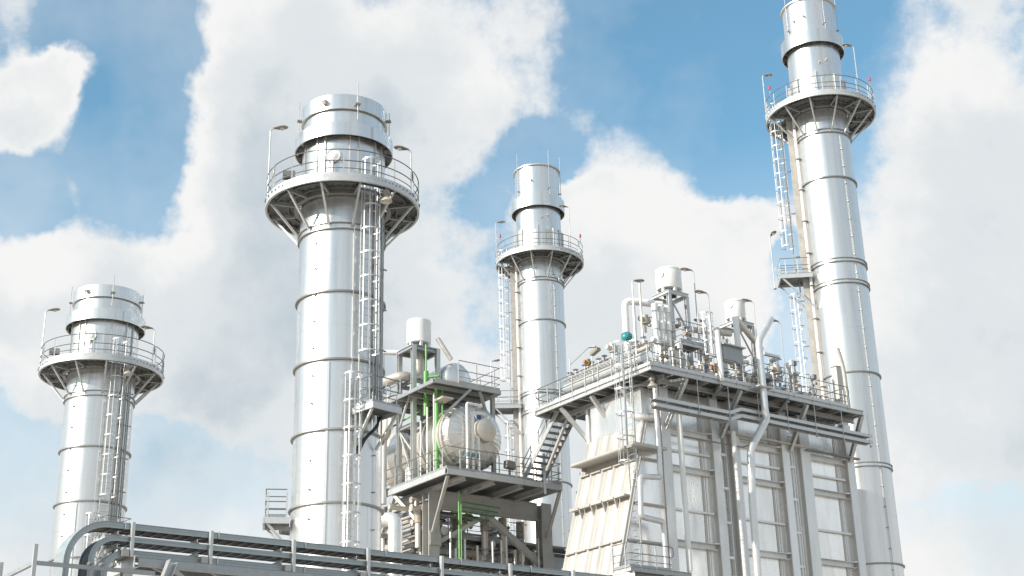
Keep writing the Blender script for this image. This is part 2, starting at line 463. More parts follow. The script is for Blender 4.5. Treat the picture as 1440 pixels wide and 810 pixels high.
def rail_run(o, pts, off=V3((0, 0, 0)), h=1.1, ends=(True, True), spacing=1.15, name='handrail', toe=True, r=0.023, smoothpath=False, low=True):
    """three tube rails with rounded end returns, a toe plate and single posts along a polyline of floor points"""
    pts = [V3(p) - off for p in pts]
    mb = MB()
    top = [p + V3((0, 0, h)) for p in pts]; mid = [p + V3((0, 0, h * 0.56)) for p in pts]
    if ends[0] or ends[1]:
        loop = list(mid)
        if ends[1]:
            d = (pts[-1] - pts[-2]).normalized() * 0.16
            e0, e1 = mid[-1], top[-1]
            loop += [e0 + d * 0.8 + V3((0, 0, 0.05)), e0 + d + V3((0, 0, 0.2)), e1 + d - V3((0, 0, 0.2)), e1 + d * 0.8 - V3((0, 0, 0.05))]
            loop += list(reversed(top))
        else:
            mb.path(mid, r, 6); loop = list(reversed(top))
        if ends[0]:
            d = (pts[0] - pts[1]).normalized() * 0.16
            e0, e1 = mid[0], top[0]
            tail = [e1 + d * 0.8 - V3((0, 0, 0.05)), e1 + d - V3((0, 0, 0.2)), e0 + d + V3((0, 0, 0.2)), e0 + d * 0.8 + V3((0, 0, 0.05))]
            loop += tail
            if ends[1]: mb.path(loop, r, 6, closed=True)
            else: mb.path(loop + [mid[0]], r, 6)
        else: mb.path(loop, r, 6)
    else:
        mb.path(top, r, 6); mb.path(mid, r, 6)
    rail = part(name, mb, 'rail_steel', o)
    if low:
        lo = MB(); lo.path([p + V3((0, 0, h * 0.27)) for p in pts], r * 0.8, 6)
        part('knee_rail', lo, 'rail_steel', rail)
    if toe:
        t = MB()
        for a, b in zip(pts[:-1], pts[1:]):
            t.bar(a + V3((0, 0, 0.06)), b + V3((0, 0, 0.06)), 0.012, 0.12)
        part('toe_plate', t, 'galvanised', rail)
    # posts at equal arc length
    L = [0.0]
    for a, b in zip(pts[:-1], pts[1:]): L.append(L[-1] + (b - a).length)
    n = max(1, round(L[-1] / spacing))
    for i in range(n + 1):
        d = L[-1] * i / n
        k = 0
        while k < len(L) - 2 and L[k + 1] < d: k += 1
        t = (d - L[k]) / max(1e-6, L[k + 1] - L[k])
        p = pts[k].lerp(pts[k + 1], t)
        link('post', post_mesh(h), rail, p - V3((0, 0, 0.1)))
    return rail


def ladder(o, p, z0, z1, ang, cage0=None, cage_top=None, half=0.24, rad_=0.40, name='ladder', pitch=0.30, hoop=1.05, m='galvanised_light', straps=7):
    """caged ladder; p = foot point (x, y), ang = direction the climber's back faces, from -Y to +X (radians)"""
    ox, oy = math.sin(ang), -math.cos(ang)
    tx, ty = math.cos(ang), math.sin(ang)
    P = lambda t, d, z: (p[0] + tx * t + ox * d, p[1] + ty * t + oy * d, z)
    mb = MB()
    for sgn in (-1, 1): mb.bar(P(sgn * half, 0, z0), P(sgn * half, 0, z1), 0.03, 0.07, (ox, oy, 0))
    lad = part(name, mb, m, o)
    rung = shared(('rung', half, m), lambda: MB().tube((-half, 0, 0), (half, 0, 0), 0.016, 6), m)
    z = z0 + 0.2
    while z < z1 - 0.05:
        link('rung', rung, lad, P(0, 0, z), (0, 0, ang)); z += pitch
    if cage0 is not None:
        ct = cage_top or z1
        def hoopmesh():
            h = MB()
            R, pts = rad_, []
            for i in range(15):
                a = math.pi * (-0.18) + math.pi * 1.36 * i / 14
                pts.append(V3((-math.cos(a) * R, -(0.34 + math.sin(a) * R), 0)))
            pts = [V3((-half, 0, 0))] + pts + [V3((half, 0, 0))]
            for a, b in zip(pts[:-1], pts[1:]): h.bar(a, b, 0.012, 0.065)
            return h
        hm = shared(('hoop', half, rad_, m), hoopmesh, m)
        nh = max(1, round((ct - cage0) / hoop))
        for i in range(nh + 1): link('hoop', hm, lad, P(0, 0, cage0 + (ct - cage0) * i / nh), (0, 0, ang))
        for i in range(straps):
            a = math.pi * (-0.1) + math.pi * 1.2 * i / (straps - 1)
            t_, d_ = -math.cos(a) * (rad_ - 0.012), 0.34 + math.sin(a) * (rad_ - 0.012)
            sm = MB().bar(P(t_, d_, cage0 - 0.05), P(t_, d_, ct + 0.05), 0.042, 0.012, (ox * math.sin(a) - tx * math.cos(a), oy * math.sin(a) - ty * math.cos(a), 0))
            part('cage_strap', sm, m, lad)
    return lad


def grate(mb, x0, x1, y0, y1, z, along='y', pitch=0.13, w=0.085, h=0.05):
    if along == 'y':
        n = int((x1 - x0) / pitch)
        for i in range(n + 1):
            x = x0 + (x1 - x0) * (i + 0.5) / (n + 1); mb.box(x - w / 2, x + w / 2, y0, y1, z, z + h)
    else:
        n = int((y1 - y0) / pitch)
        for i in range(n + 1):
            y = y0 + (y1 - y0) * (i + 0.5) / (n + 1); mb.box(x0, x1, y - w / 2, y + w / 2, z, z + h)


def lamp_post(label, base, h, az, group='lamp posts', reach=0.45):
    """slim pole with a cobra head; base in world, az = world direction of the head"""
    t = thing('lamp_post', label, 'lamp post', base, rad(90 - az), group)
    m = MB(); m.path([(0, 0, 0), (0, 0, h - 0.12), (0.03, 0, h - 0.02), (0.16, 0, h + 0.03)], 0.032, 8)
    part('pole', m, 'galvanised_light', t)
    part('base_plate', MB().box(-0.09, 0.09, -0.09, 0.09, 0, 0.03), 'galvanised', t)
    hd = MB()
    secs = [(0.10, 0.05, 0.05), (0.22, 0.09, 0.08), (0.38, 0.16, 0.125), (0.56, 0.17, 0.12), (0.70, 0.10, 0.07), (0.74, 0.01, 0.01)]
    vs, fs, n = [], [], 10
    for x, w, hh in secs:
        vs += [(x, math.cos(2 * math.pi * k / n) * w, h + 0.035 + (x - 0.1) * 0.12 + math.sin(2 * math.pi * k / n) * hh * (0.75 if math.sin(2 * math.pi * k / n) > 0 else 0.45)) for k in range(n)]
    for i in range(len(secs) - 1):
        fs += [(i * n + k, i * n + (k + 1) % n, (i + 1) * n + (k + 1) % n, (i + 1) * n + k) for k in range(n)]
    fs += [tuple(range(n)), tuple(range((len(secs) - 1) * n, len(secs) * n))]
    hd.add(vs, fs, True)
    head = part('lamp_head', hd, 'lamp_housing', t)
    g = MB().lathe([(0.0, -0.075), (0.06, -0.06), (0.10, -0.02), (0.11, 0.0)], 12, M=Matrix.Translation((0.47, 0, h + 0.04)))
    part('lens', g, 'lamp_glass', head)
    return t


def pendant(label, base, h=0.6):
    """bell-shaped fitting hanging from a deck edge; base = hanging point (world)"""
    t = thing('hanging_floodlight', label, 'floodlight', base, 0, 'bell floodlights under the decks')
    part('hanger', MB().tube((0, 0, 0), (0, 0, -0.12 * h / 0.6), 0.03, 8), 'galvanised', t)
    part('housing', MB().lathe([(0, -0.1), (0.15, -0.12), (0.16, -0.26), (0.09, -0.32), (0.09, -0.38)], 16), 'lamp_housing', t)
    part('shade', MB().lathe([(0.08, -0.36), (0.13, -0.42), (0.24, -0.56), (0.25, -0.60), (0.23, -0.60), (0.1, -0.42), (0.0, -0.40)], 20), 'pipe_beige', t)
    return t

# ---------------------------------------------------------------- ground
g = MB().add([(-1500, -1500, 0), (1500, -1500, 0), (1500, 1500, 0), (-1500, 1500, 0)], [(0, 1, 2, 3)])
gr = part('ground', g, 'concrete', None)
gr['kind'] = 'structure'


# ---------------------------------------------------------------- chimney stacks
def pol(r, a, z): return V3((r * math.sin(a), -r * math.cos(a), z))


def ring_part(o, r0, r1, z0, z1, m, name='ring_flange'):
    return part(name, MB().lathe([(r0, z0), (r1, z0), (r1, z1), (r0, z1)], 72, close_prof=True), m, o, 50)


def curved_rail(o, R, zf, a0, a1, ends, h=1.14):
    n = max(4, int((a1 - a0) / 4))
    pts = [pol(R, rad(a0 + (a1 - a0) * i / n), zf) for i in range(n + 1)]
    return rail_run(o, pts, h=h, ends=ends, spacing=R * rad(19.5), toe=False)


def stack_deck(o, r, R, zb, ztop, brace_z, brace_r, off, ladder_a, ladder_rho, hole=0.55, nb=12):
    """round gallery: radial beams, knee braces, grating bars, rim channel"""
    rim = MB().lathe([(R - 0.09, zb), (R, zb), (R, ztop), (R - 0.012, ztop), (R - 0.012, zb + 0.02), (R - 0.09, zb + 0.02)], 72, close_prof=True)
    deck = part('gallery_rim', rim, 'galvanised_light', o, 50)
    part('inner_ring', MB().lathe([(r + 0.1, zb), (r + 0.28, zb), (r + 0.28, zb + 0.2), (r + 0.1, zb + 0.2)], 72, close_prof=True), 'flange', deck, 50)
    fl = zb + 0.26
    gm = MB()
    pitch, w = 0.15, 0.149
    n = int(2 * R / pitch)
    hx, hy = pol(ladder_rho, ladder_a, 0).xy
    for i in range(n + 1):
        x = -R + 2 * R * (i + 0.5) / (n + 1)
        if abs(x) > R - 0.06: continue
        fl = zb + 0.26 - 0.03 * (i % 2)
        yo = math.sqrt((R - 0.02) ** 2 - x * x)
        yi = math.sqrt(max(0, (r + 0.06) ** 2 - x * x)) if abs(x) < r + 0.06 else 0
        segs = [(-yo, -yi), (yi, yo)] if yi > 0 else [(-yo, yo)]
        for y0, y1 in segs:
            if abs(x - hx) < hole:
                k = math.sqrt(hole ** 2 - (x - hx) ** 2)
                if y0 < hy + k and y1 > hy - k:
                    if hy - k - y0 > 0.05: gm.box(x - w / 2, x + w / 2, y0, hy - k, fl - 0.05, fl)
                    if y1 - (hy + k) > 0.05: gm.box(x - w / 2, x + w / 2, hy + k, y1, fl - 0.05, fl)
                    continue
            gm.box(x - w / 2, x + w / 2, y0, y1, fl - 0.05, fl)
    fl = zb + 0.26
    gp = part('grating', gm, 'grating', deck); gp['kind'] = 'stuff'
    for k in range(nb):
        a = rad(off + 360 * k / nb)
        part('radial_beam', MB().channel(pol(r + 0.1, a, zb + 0.1), pol(R - 0.1, a, zb + 0.1), 0.09, 0.2), 'galvanised', deck)
        part('knee_brace', MB().bar(pol(R - 0.22, a, zb + 0.02), pol(brace_r, a, brace_z), 0.085, 0.085), 'galvanised_light', o)
    for q in (0.36, 0.70):
        rr = r + (R - r) * q
        part('ring_beam', MB().lathe([(rr - 0.035, zb + 0.1), (rr + 0.035, zb + 0.1), (rr + 0.035, zb + 0.2), (rr - 0.035, zb + 0.2)], 48, close_prof=True), 'grating', deck, 50)
    return fl


def clip_line(o, r, a, z0, z1, step, m='flange'):
    """thin conductor strip with little stand-off clips"""
    ln = part('conductor_strip', MB().bar(pol(r + 0.03, a, z0), pol(r + 0.03, a, z1), 0.016, 0.016), 'casing_steel', o)
    clip = shared('clip', lambda: MB().box(-0.06, 0.06, -0.075, 0.01, -0.014, 0.014), m)
    z = z0 + 0.4
    while z < z1:
        link('clip', clip, ln, pol(r + 0.02, a, z), (0, 0, a + 0.5)); z += step


def landing(o, r, a, z, w, depth, toward_ring, rails=('l', 'f', 'r')):
    """small rectangular side landing on a stack: local frame t (tangent), d (outwards)"""
    ax, ay = math.sin(a), -math.cos(a)
    tx, ty = math.cos(a), math.sin(a)
    P = lambda t, d, zz: V3((tx * t + ax * (r + d), ty * t + ay * (r + d), zz))
    d0 = 0.03
    deck = part('landing_rim', MB().bar(P(-w / 2, depth, z), P(w / 2, depth, z), 0.07, 0.24).bar(P(-w / 2 + 0.04, d0, z), P(-w / 2 + 0.04, depth - 0.04, z), 0.07, 0.24).bar(P(w / 2 - 0.04, d0, z), P(w / 2 - 0.04, depth - 0.04, z), 0.07, 0.24), 'galvanised_light', o)
    gm = MB()
    n = int(w / 0.13)
    for i in range(n):
        t = -w / 2 + 0.1 + (w - 0.2) * i / (n - 1)
        gm.bar(P(t, d0, z + 0.07), P(t, depth - 0.04, z + 0.07), 0.085, 0.04)
    gp = part('landing_grating', gm, 'grating', deck); gp['kind'] = 'stuff'
    for t in (-w / 2 + 0.1, w / 2 - 0.1):
        part('landing_brace', MB().bar(P(t, depth - 0.12, z - 0.1), P(t * 0.8, 0.0, z - depth * 1.05), 0.09, 0.09), 'galvanised_light', deck)
    pts = []
    if 'l' in rails: pts.append(P(-w / 2 + 0.04, 0.15, z + 0.12))
    pts += [P(-w / 2 + 0.04, depth - 0.05, z + 0.12), P(w / 2 - 0.04, depth - 0.05, z + 0.12)]
    if 'r' in rails: pts.append(P(w / 2 - 0.04, 0.15, z + 0.12))
    rail_run(o, pts, h=1.08, ends=(False, False), spacing=0.8, toe=True)
    return deck


def shell_courses(o, r, zs, m='cladding', n=80):
    zs = sorted(zs)
    for i, (a, b) in enumerate(zip(zs[:-1], zs[1:])):
        sec = part('shell_section', MB().lathe([(r, a), (r, b)], n), m, o)
        # lap seams of the cladding sheets: thin raised strips at mid height and at a few angles
        part('lap_seam', MB().lathe([(r + 0.001, (a + b) / 2 - 0.012), (r + 0.006, (a + b) / 2 - 0.012), (r + 0.006, (a + b) / 2 + 0.012), (r + 0.001, (a + b) / 2 + 0.012)], n), m, sec, 50)
        for k in range(5):
            an = rad(-80 + 40 * k + (17 if i % 2 else 0) + random.uniform(-4, 4))
            part('vertical_seam', MB().bar(pol(r + 0.003, an, a + 0.05), pol(r + 0.003, an, b - 0.05), 0.035, 0.008, pol(1, an, 0)), m, sec)


def open_lathe_cap(o, r, z, m='flange'):
    part('mouth_plate', MB().lathe([(0, z), (r, z)], 48), 'steel_dark', o)


def bypass_stack(label, x, y, th, dz, conductor=True):
    t = thing('exhaust_stack', label, 'chimney', (x, y, 0), th, 'broad bypass stacks with flared collars')
    r = 1.75
    Z = lambda z: z + dz
    rings = [Z(z) for z in (20.56, 17.71, 14.86, 12.01, 9.16, 6.31)]
    shell_courses(t, r, [0.0] + [z for z in rings if z > 0.5] + [Z(23.4), Z(27.5)])
    for z in rings: ring_part(t, r - 0.01, r + 0.10, z - 0.035, z + 0.035, 'flange')
    ring_part(t, r - 0.01, r + 0.09, Z(23.26), Z(23.30), 'flange', 'brace_ring'); ring_part(t, r - 0.01, r + 0.09, Z(23.50), Z(23.54), 'flange', 'brace_ring')
    ring_part(t, r + 0.005, r + 0.03, Z(23.30), Z(23.50), 'cladding', 'brace_band')
    # head of the stack: shell, open flared collar, gap, cap cylinder
    part('neck_shell', MB().lathe([(1.73, Z(27.5)), (1.73, Z(28.72))], 80), 'cladding', t)
    part('collar', MB().lathe([(2.08, Z(27.40)), (2.08, Z(28.0)), (1.73, Z(28.06)), (1.73, Z(28.02)), (2.04, Z(27.96)), (2.04, Z(27.40))], 80, close_prof=True), 'cladding', t, 40)
    part('collar_joint', MB().bar(pol(2.09, rad(34), Z(27.4)), pol(2.09, rad(34), Z(28.0)), 0.05, 0.03, pol(1, rad(34), 0)), 'galvanised_light', t)
    for k in range(16):
        a = rad(22.5 * k + 8)
        part('collar_bracket', MB().bar(pol(1.76, a, Z(27.62)), pol(2.04, a, Z(27.62)), 0.03, 0.16), 'steel_dark', t)
    part('cap_cylinder', MB().lathe([(1.70, Z(28.74)), (1.84, Z(28.74)), (1.84, Z(29.42)), (1.80, Z(29.42)), (1.80, Z(28.8))], 80), 'cladding', t, 40)
    open_lathe_cap(t, 1.80, Z(29.2))
    ring_part(t, 1.6, 1.735, Z(28.68), Z(28.735), 'flange', 'gap_ring')
    # thin stiffener bars on the shell above the gallery
    for a in (-64, -38, -26, 8, 20, 47, 62): part('stiffener', MB().bar(pol(r + 0.03, rad(a), Z(25.1)), pol(r + 0.03, rad(a), Z(27.5)), 0.04, 0.07, pol(1, rad(a), 0)), 'cladding_dull', t)
    # gallery
    la, rho = rad(29), 2.0
    fl = stack_deck(t, r, 3.22, Z(24.74), Z(25.10), Z(23.42), r + 0.1, -17, rad(29), 2.32)
    curved_rail(t, 3.18, fl, -61, 61, (True, True))
    curved_rail(t, 3.18, fl, 66, 178, (True, True))
    curved_rail(t, 3.18, fl, -176, -66, (True, True))
    # round inspection port
    a = rad(-14)
    Mx = Matrix.Translation(pol(r, a, Z(26.55))) @ Matrix.Rotation(a, 4, 'Z') @ Matrix.Rotation(rad(90), 4, 'X')
    pt = part('inspection_port', MB().lathe([(0.0, 0.12), (0.1, 0.14), (0.27, 0.06), (0.27, 0.0)], 24, M=Mx), 'white_paint', t)
    part('port_flange', MB().lathe([(0.25, 0.02), (0.31, 0.02), (0.31, 0.09), (0.25, 0.09)], 24, M=Mx, close_prof=True), 'galvanised_light', pt)
    part('port_pipe', MB().tube(pol(r + 0.12, a, Z(25.1)), pol(r + 0.12, a, Z(26.3)), 0.05, 8), 'pipe_clad', pt)
    # boxes on the gallery
    part('junction_box', MB().box(-0.22, 0.22, -0.1, 0.1, -0.15, 0.15).mesh and MB(), 'galvanised', t) if False else None
    jb = MB(); c = pol(2.75, rad(-52), fl + 0.62); jb.box(c.x - 0.3, c.x + 0.2, c.y - 0.12, c.y + 0.12, c.z - 0.16, c.z + 0.16); part('junction_box', jb, 'steel_dark', t)
    # rods and fittings on the head
    for a, z0, z1 in ((-86, 27.3, 29.9), (16, 28.2, 30.0), (78, 27.4, 29.6)):
        part('lightning_rod', MB().tube(pol(1.95, rad(a), Z(z0)), pol(1.95, rad(a), Z(z1)), 0.022, 6), 'galvanised_light', t)
        part('rod_bracket', MB().bar(pol(1.8, rad(a), Z(28.95)), pol(2.02, rad(a), Z(28.95)), 0.22, 0.05), 'flange', t)
    for a in (-27,): part('lifting_lug', MB().bar(pol(1.82, rad(a), Z(29.12)), pol(2.0, rad(a), Z(29.02)), 0.16, 0.2), 'pipe_beige', t)
    # upper caged ladder with conduits beside it
    p = pol(rho, la, 0)
    ladder(t, (p.x, p.y), Z(15.75), Z(26.25), la, cage0=Z(17.9), cage_top=Z(26.2))
    # vertical edge strip that shades the ladder side of the shell
    part('shadow_strip', MB().bar(pol(r + 0.05, rad(15.5), Z(16.9)), pol(r + 0.05, rad(15.5), Z(24.5)), 0.03, 0.12, pol(1, rad(15.5), 0)), 'galvanised_light', t).name = 'edge_angle'
    for i, a in enumerate((44, 49, 53, 58, 62)):
        part('conduit', MB().tube(pol(r + 0.16, rad(a), Z(15.6 if i % 2 else 14.9)), pol(r + 0.16, rad(a), Z(25.0)), 0.032 + 0.012 * (i % 2), 8), 'galvanised', t)
    for k in range(5):
        z = Z(16.6 + 1.75 * k)
        part('conduit_bracket', MB().bar(pol(r + 0.1, rad(42), z), pol(r + 0.26, rad(66), z), 0.05, 0.05), 'steel_dark', t)
    # landing and lower ladder
    landing(t, r, rad(38), Z(15.55), 1.45, 1.25, Z(14.3))
    la2 = rad(13.5); p2 = pol(2.0, la2, 0)
    ladder(t, (p2.x, p2.y), max(0.2, Z(3.0)), Z(16.95), la2, cage0=max(2.4, Z(6.0)), cage_top=Z(16.9), half=0.22, rad_=0.36)
    cb = MB()
    for k in range(5):
        o = 0.05 * k
        cb.path([pol(1.95 + o, rad(52), Z(15.5)), pol(2.25 - o, rad(44), Z(15.0)), pol(1.9, rad(34 - 2 * k), Z(14.55 - o)), pol(1.83, rad(26), Z(13.9))], 0.035, 6, bend=0.3)
    part('cable_bundle', cb, 'black_cable', t)
    part('seam_strip', MB().bar(pol(r + 0.025, rad(-14), Z(0.5) if Z(0.5) > 0 else 0.1), pol(r + 0.025, rad(-14), Z(17.6)), 0.10, 0.04, pol(1, rad(-14), 0)), 'cladding', t)
    for k in range(3): part('seam_strip', MB().bar(pol(r + 0.03, rad(-30 + 200 * k), Z(6.5)), pol(r + 0.03, rad(-30 + 200 * k), Z(14.8)), 0.06, 0.03, pol(1, rad(-30), 0)), 'cladding', t) if k else None
    if conductor: clip_line(t, r, rad(-36), max(0.2, Z(2)), Z(24.6), 1.13)
    clip_line(t, r, rad(52), max(0.2, Z(2)), Z(14.2), 1.45)
    # side landing half way up on the far left
    landing(t, r, rad(-88), Z(11.55), 1.3, 1.0, Z(10.5))
    return t


def main_stack(label, x, y, th, r, R, zd, ztop, zcol, rings, doubles, ladder_out=2.62, land_z=30.7, la=-80):
    t = thing('main_stack', label, 'chimney', (x, y, 0), th, 'tall slim main stacks')
    allz = sorted([0.0] + rings + doubles + [zd - 1.75, zd + 4.6])
    shell_courses(t, r, allz)
    for z in rings: ring_part(t, r - 0.01, r + 0.10, z - 0.04, z + 0.04, 'flange')
    for z in doubles + [zd - 1.75]:
        ring_part(t, r - 0.01, r + 0.10, z - 0.02, z + 0.025, 'flange'); ring_part(t, r - 0.01, r + 0.10, z + 0.20, z + 0.245, 'flange')
        ring_part(t, r + 0.005, r + 0.035, z + 0.025, z + 0.20, 'cladding', 'band')
    # head
    part('head_shell', MB().lathe([(r, zd + 4.6), (r, ztop - 0.1)], 80), 'cladding', t)
    part('collar', MB().lathe([(r + 0.34, zcol[0]), (r + 0.34, zcol[1]), (r, zcol[1] + 0.05), (r, zcol[1]), (r + 0.30, zcol[1] - 0.05), (r + 0.30, zcol[0])], 80, close_prof=True), 'cladding', t, 40)
    for k in range(14):
        a = rad(360 / 14 * k + 5)
        part('collar_bracket', MB().bar(pol(r, a, zcol[0] + 0.3), pol(r + 0.30, a, zcol[0] + 0.3), 0.03, 0.3), 'steel_dark', t)
    ring_part(t, r - 0.02, r + 0.12, ztop - 0.1, ztop, 'cladding_dull', 'mouth_flange')
    open_lathe_cap(t, r - 0.02, ztop - 0.25)
    # ribbed insulation blocks just above the gallery
    for k in range(18):
        a = rad(20 * k)
        h = 2.35 if k % 3 else 2.6
        part('insulation_panel', MB().lathe([(r + 0.01, zd + 0.3), (r + 0.09, zd + 0.3), (r + 0.09, zd + h), (r + 0.01, zd + h)], 5, a + rad(2.2), a + rad(17.8), close_prof=True), 'cladding_dull' if k % 2 else 'cladding', t, 40)
        if k % 2 == 0: part('panel_rib', MB().bar(pol(r + 0.12, a, zd + 0.3), pol(r + 0.12, a, zd + h + 0.15), 0.09, 0.16, pol(1, a, 0)), 'cladding_dull', t)
    for a, z in ((-12, zd + 8.3 * (ztop - zd) / 8.24 - 1.4), (-34, ztop - 1.5), (12, zd + 3.4), (28, zd + 3.6)):
        part('test_nozzle', MB().tube(pol(r - 0.02, rad(a), z), pol(r + 0.2, rad(a), z - 0.02), 0.07, 10), 'pipe_beige', t)
    for a in (-52, 33, 82):
        part('lightning_rod', MB().tube(pol(r + 0.12, rad(a), zcol[0] + 0.2), pol(r + 0.12, rad(a), ztop + 1.2), 0.025, 6), 'galvanised_light', t)
        part('rod_bracket', MB().bar(pol(r, rad(a), ztop - 2.0), pol(r + 0.16, rad(a), ztop - 2.0), 0.12, 0.06), 'flange', t)
    # gallery
    lar = rad(la)
    fl = stack_deck(t, r, R, zd, zd + 0.36, zd - 1.65, r + 0.1, -9, lar, ladder_out + 0.3)
    curved_rail(t, R - 0.04, fl, -72, 64, (True, True)); curved_rail(t, R - 0.04, fl, 69, 178, (True, True)); curved_rail(t, R - 0.04, fl, -176, -88, (True, True))
    jb = MB(); c = pol(r + 0.5, rad(-40), fl + 0.35); jb.box(c.x - 0.3, c.x + 0.3, c.y - 0.2, c.y + 0.2, c.z - 0.15, c.z + 0.25); part('junction_box', jb, 'steel_dark', t)
    # caged ladder standing off the shell, brown cable ladder and white riser beside it
    p = pol(ladder_out, lar, 0)
    ladder(t, (p.x, p.y), land_z, fl + 1.1, lar, cage0=land_z + 2.3, cage_top=fl + 1.0, half=0.25, rad_=0.42)
    p2 = pol(ladder_out - 0.15, rad(la - 14), 0)
    ladder(t, (p2.x, p2.y), 4.0, land_z + 1.1, rad(la - 6), cage0=7.0, cage_top=land_z - 0.8, half=0.25, rad_=0.42)
    for k in range(int((fl - 6) / 3)):
        z = 6 + 3 * k
        part('ladder_bracket', MB().bar(pol(r, lar, z), pol(ladder_out, lar, z), 0.07, 0.07), 'galvanised', t)
    ax, ay = math.sin(lar), -math.cos(lar)
    part('cable_ladder', MB().bar(pol(r + 0.34, rad(la + 4), 5), pol(r + 0.34, rad(la + 4), fl), 0.10, 0.46, (ax, ay, 0)), 'tray_brown', t)
    part('riser_pipe', MB().tube(pol(r + 0.16, rad(la + 14), 4), pol(r + 0.16, rad(la + 14), fl), 0.10, 10), 'white_paint', t)
    for k in range(int(fl / 2.2)):
        z = 3 + 2.2 * k
        if z < fl - 0.5: part('riser_clamp', MB().bar(pol(r, rad(la + 15), z), pol(r + 0.3, rad(la + 15), z), 0.28, 0.05), 'flange', t)
    landing(t, r, lar, land_z, 1.7, 2.0, land_z - 2)
    clip_line(t, r, rad(38), 2.0, zd - 0.3, 1.22)
    part('seam_strip', MB().bar(pol(r + 0.01, rad(41), 3), pol(r + 0.01, rad(41), zd - 2), 0.025, 0.02, pol(1, rad(41), 0)), 'cladding_dull', t)
    return t


thA = rad(7.39)
AX, AY, AZ_ = -7.04, 54.29, 1.88
DX, DY, DZ_ = -22.03, 72.0, 0.70
bypass_stack('broadest silver stack with round gallery and caged ladder, left of the green pipes', AX, AY, thA, AZ_)
bypass_stack('broad silver stack at the far left edge, standing behind the bent cable trays', DX, DY, thA, DZ_)
CX, CY = 20.57, 82.92
thC = rad(-13.93)
main_stack('tallest slim silver stack beside the boiler casing at right, its top leaving the picture', CX, CY, thC, 1.72, 3.55, 45.59, 53.95, (50.39, 51.36),
           [40.67, 27.70, 16.2, 9.0], [34.87, 33.45, 21.89], land_z=34.4)
BX, BY = 2.16, 99.9
main_stack('slim silver stack in the middle, rising behind the stair and the domed vessel', BX, BY, rad(-4), 1.72, 3.35, 42.69, 50.54, (46.94, 47.89),
           [37.80, 25.61, 14.0, 8.0], [32.16, 30.77, 20.14], land_z=31.4, la=-84, ladder_out=2.45)


def on_stack(x, y, th, r, a, z):
    p = pol(r, rad(a), z)
    return (x + p.x * math.cos(th) - p.y * math.sin(th), y + p.x * math.sin(th) + p.y * math.cos(th), z)


# lamps on the galleries
for nm, (x, y, dz) in {'the broad nearest stack': (AX, AY, AZ_), 'the far left stack': (DX, DY, DZ_)}.items():
    lamp_post('lamp post on the left rim of the gallery of ' + nm, on_stack(x, y, thA, 3.16, -79, 25.0 + dz), 3.3, 80, 'lamp posts on the stack galleries')
    lamp_post('short lamp post on the right rim of the gallery of ' + nm, on_stack(x, y, thA, 3.16, 62, 25.0 + dz), 2.05, -100, 'lamp posts on the stack galleries')
    pendant('bell floodlight hanging under the gallery of ' + nm, on_stack(x, y, thA, 3.1, 34, 24.74 + dz))
for nm, (x, y, th, zd, R) in {'the tallest stack': (CX, CY, thC, 45.59, 3.55), 'the middle slim stack': (BX, BY, rad(-4), 42.69, 3.35)}.items():
    lamp_post('lamp post at left on the gallery of ' + nm, on_stack(x, y, th, R - 0.06, -80, zd + 0.2), 3.4, 75, 'lamp posts on the stack galleries')
    lamp_post('lamp post at right on the gallery of ' + nm, on_stack(x, y, th, R - 0.06, 48, zd + 0.2), 3.6, -95, 'lamp posts on the stack galleries')
    for a, w in ((-58, 'left'), (72, 'right')):
        b = thing('warning_beacon', 'small red beacon at %s on the gallery rail of %s' % (w, nm), 'beacon', on_stack(x, y, th, R, a, zd + 1.3), th, 'red warning beacons')
        part('stem', MB().tube((0, 0, 0), (0, 0, 0.55), 0.025, 6), 'galvanised', b)
        part('lamp_body', MB().lathe([(0.0, 0.50), (0.07, 0.50), (0.08, 0.56), (0.07, 0.70), (0.04, 0.75), (0, 0.75)], 12), 'red_paint', b)
lamp_post('lamp on a slim pole beside the side landing of the tallest stack', on_stack(CX, CY, thC, 4.0, -88, 34.1), 3.6, 160, 'lamp posts on the stack galleries')
lamp_post('lamp on a slim pole beside the side landing of the middle stack', on_stack(BX, BY, rad(-4), 3.9, -92, 31.1), 4.2, 90, 'lamp posts on the stack galleries')

# ---------------------------------------------------------------- boiler casing (right)
def quad_prism(mb, pts, d):
    """thin prism: four corner points and an offset vector"""
    d = V3(d); p = [V3(q) for q in pts]; q = [a + d for a in p]
    return mb.add(p + q, [(0, 1, 2, 3), (7, 6, 5, 4), (0, 4, 5, 1), (1, 5, 6, 2), (2, 6, 7, 3), (3, 7, 4, 0)])


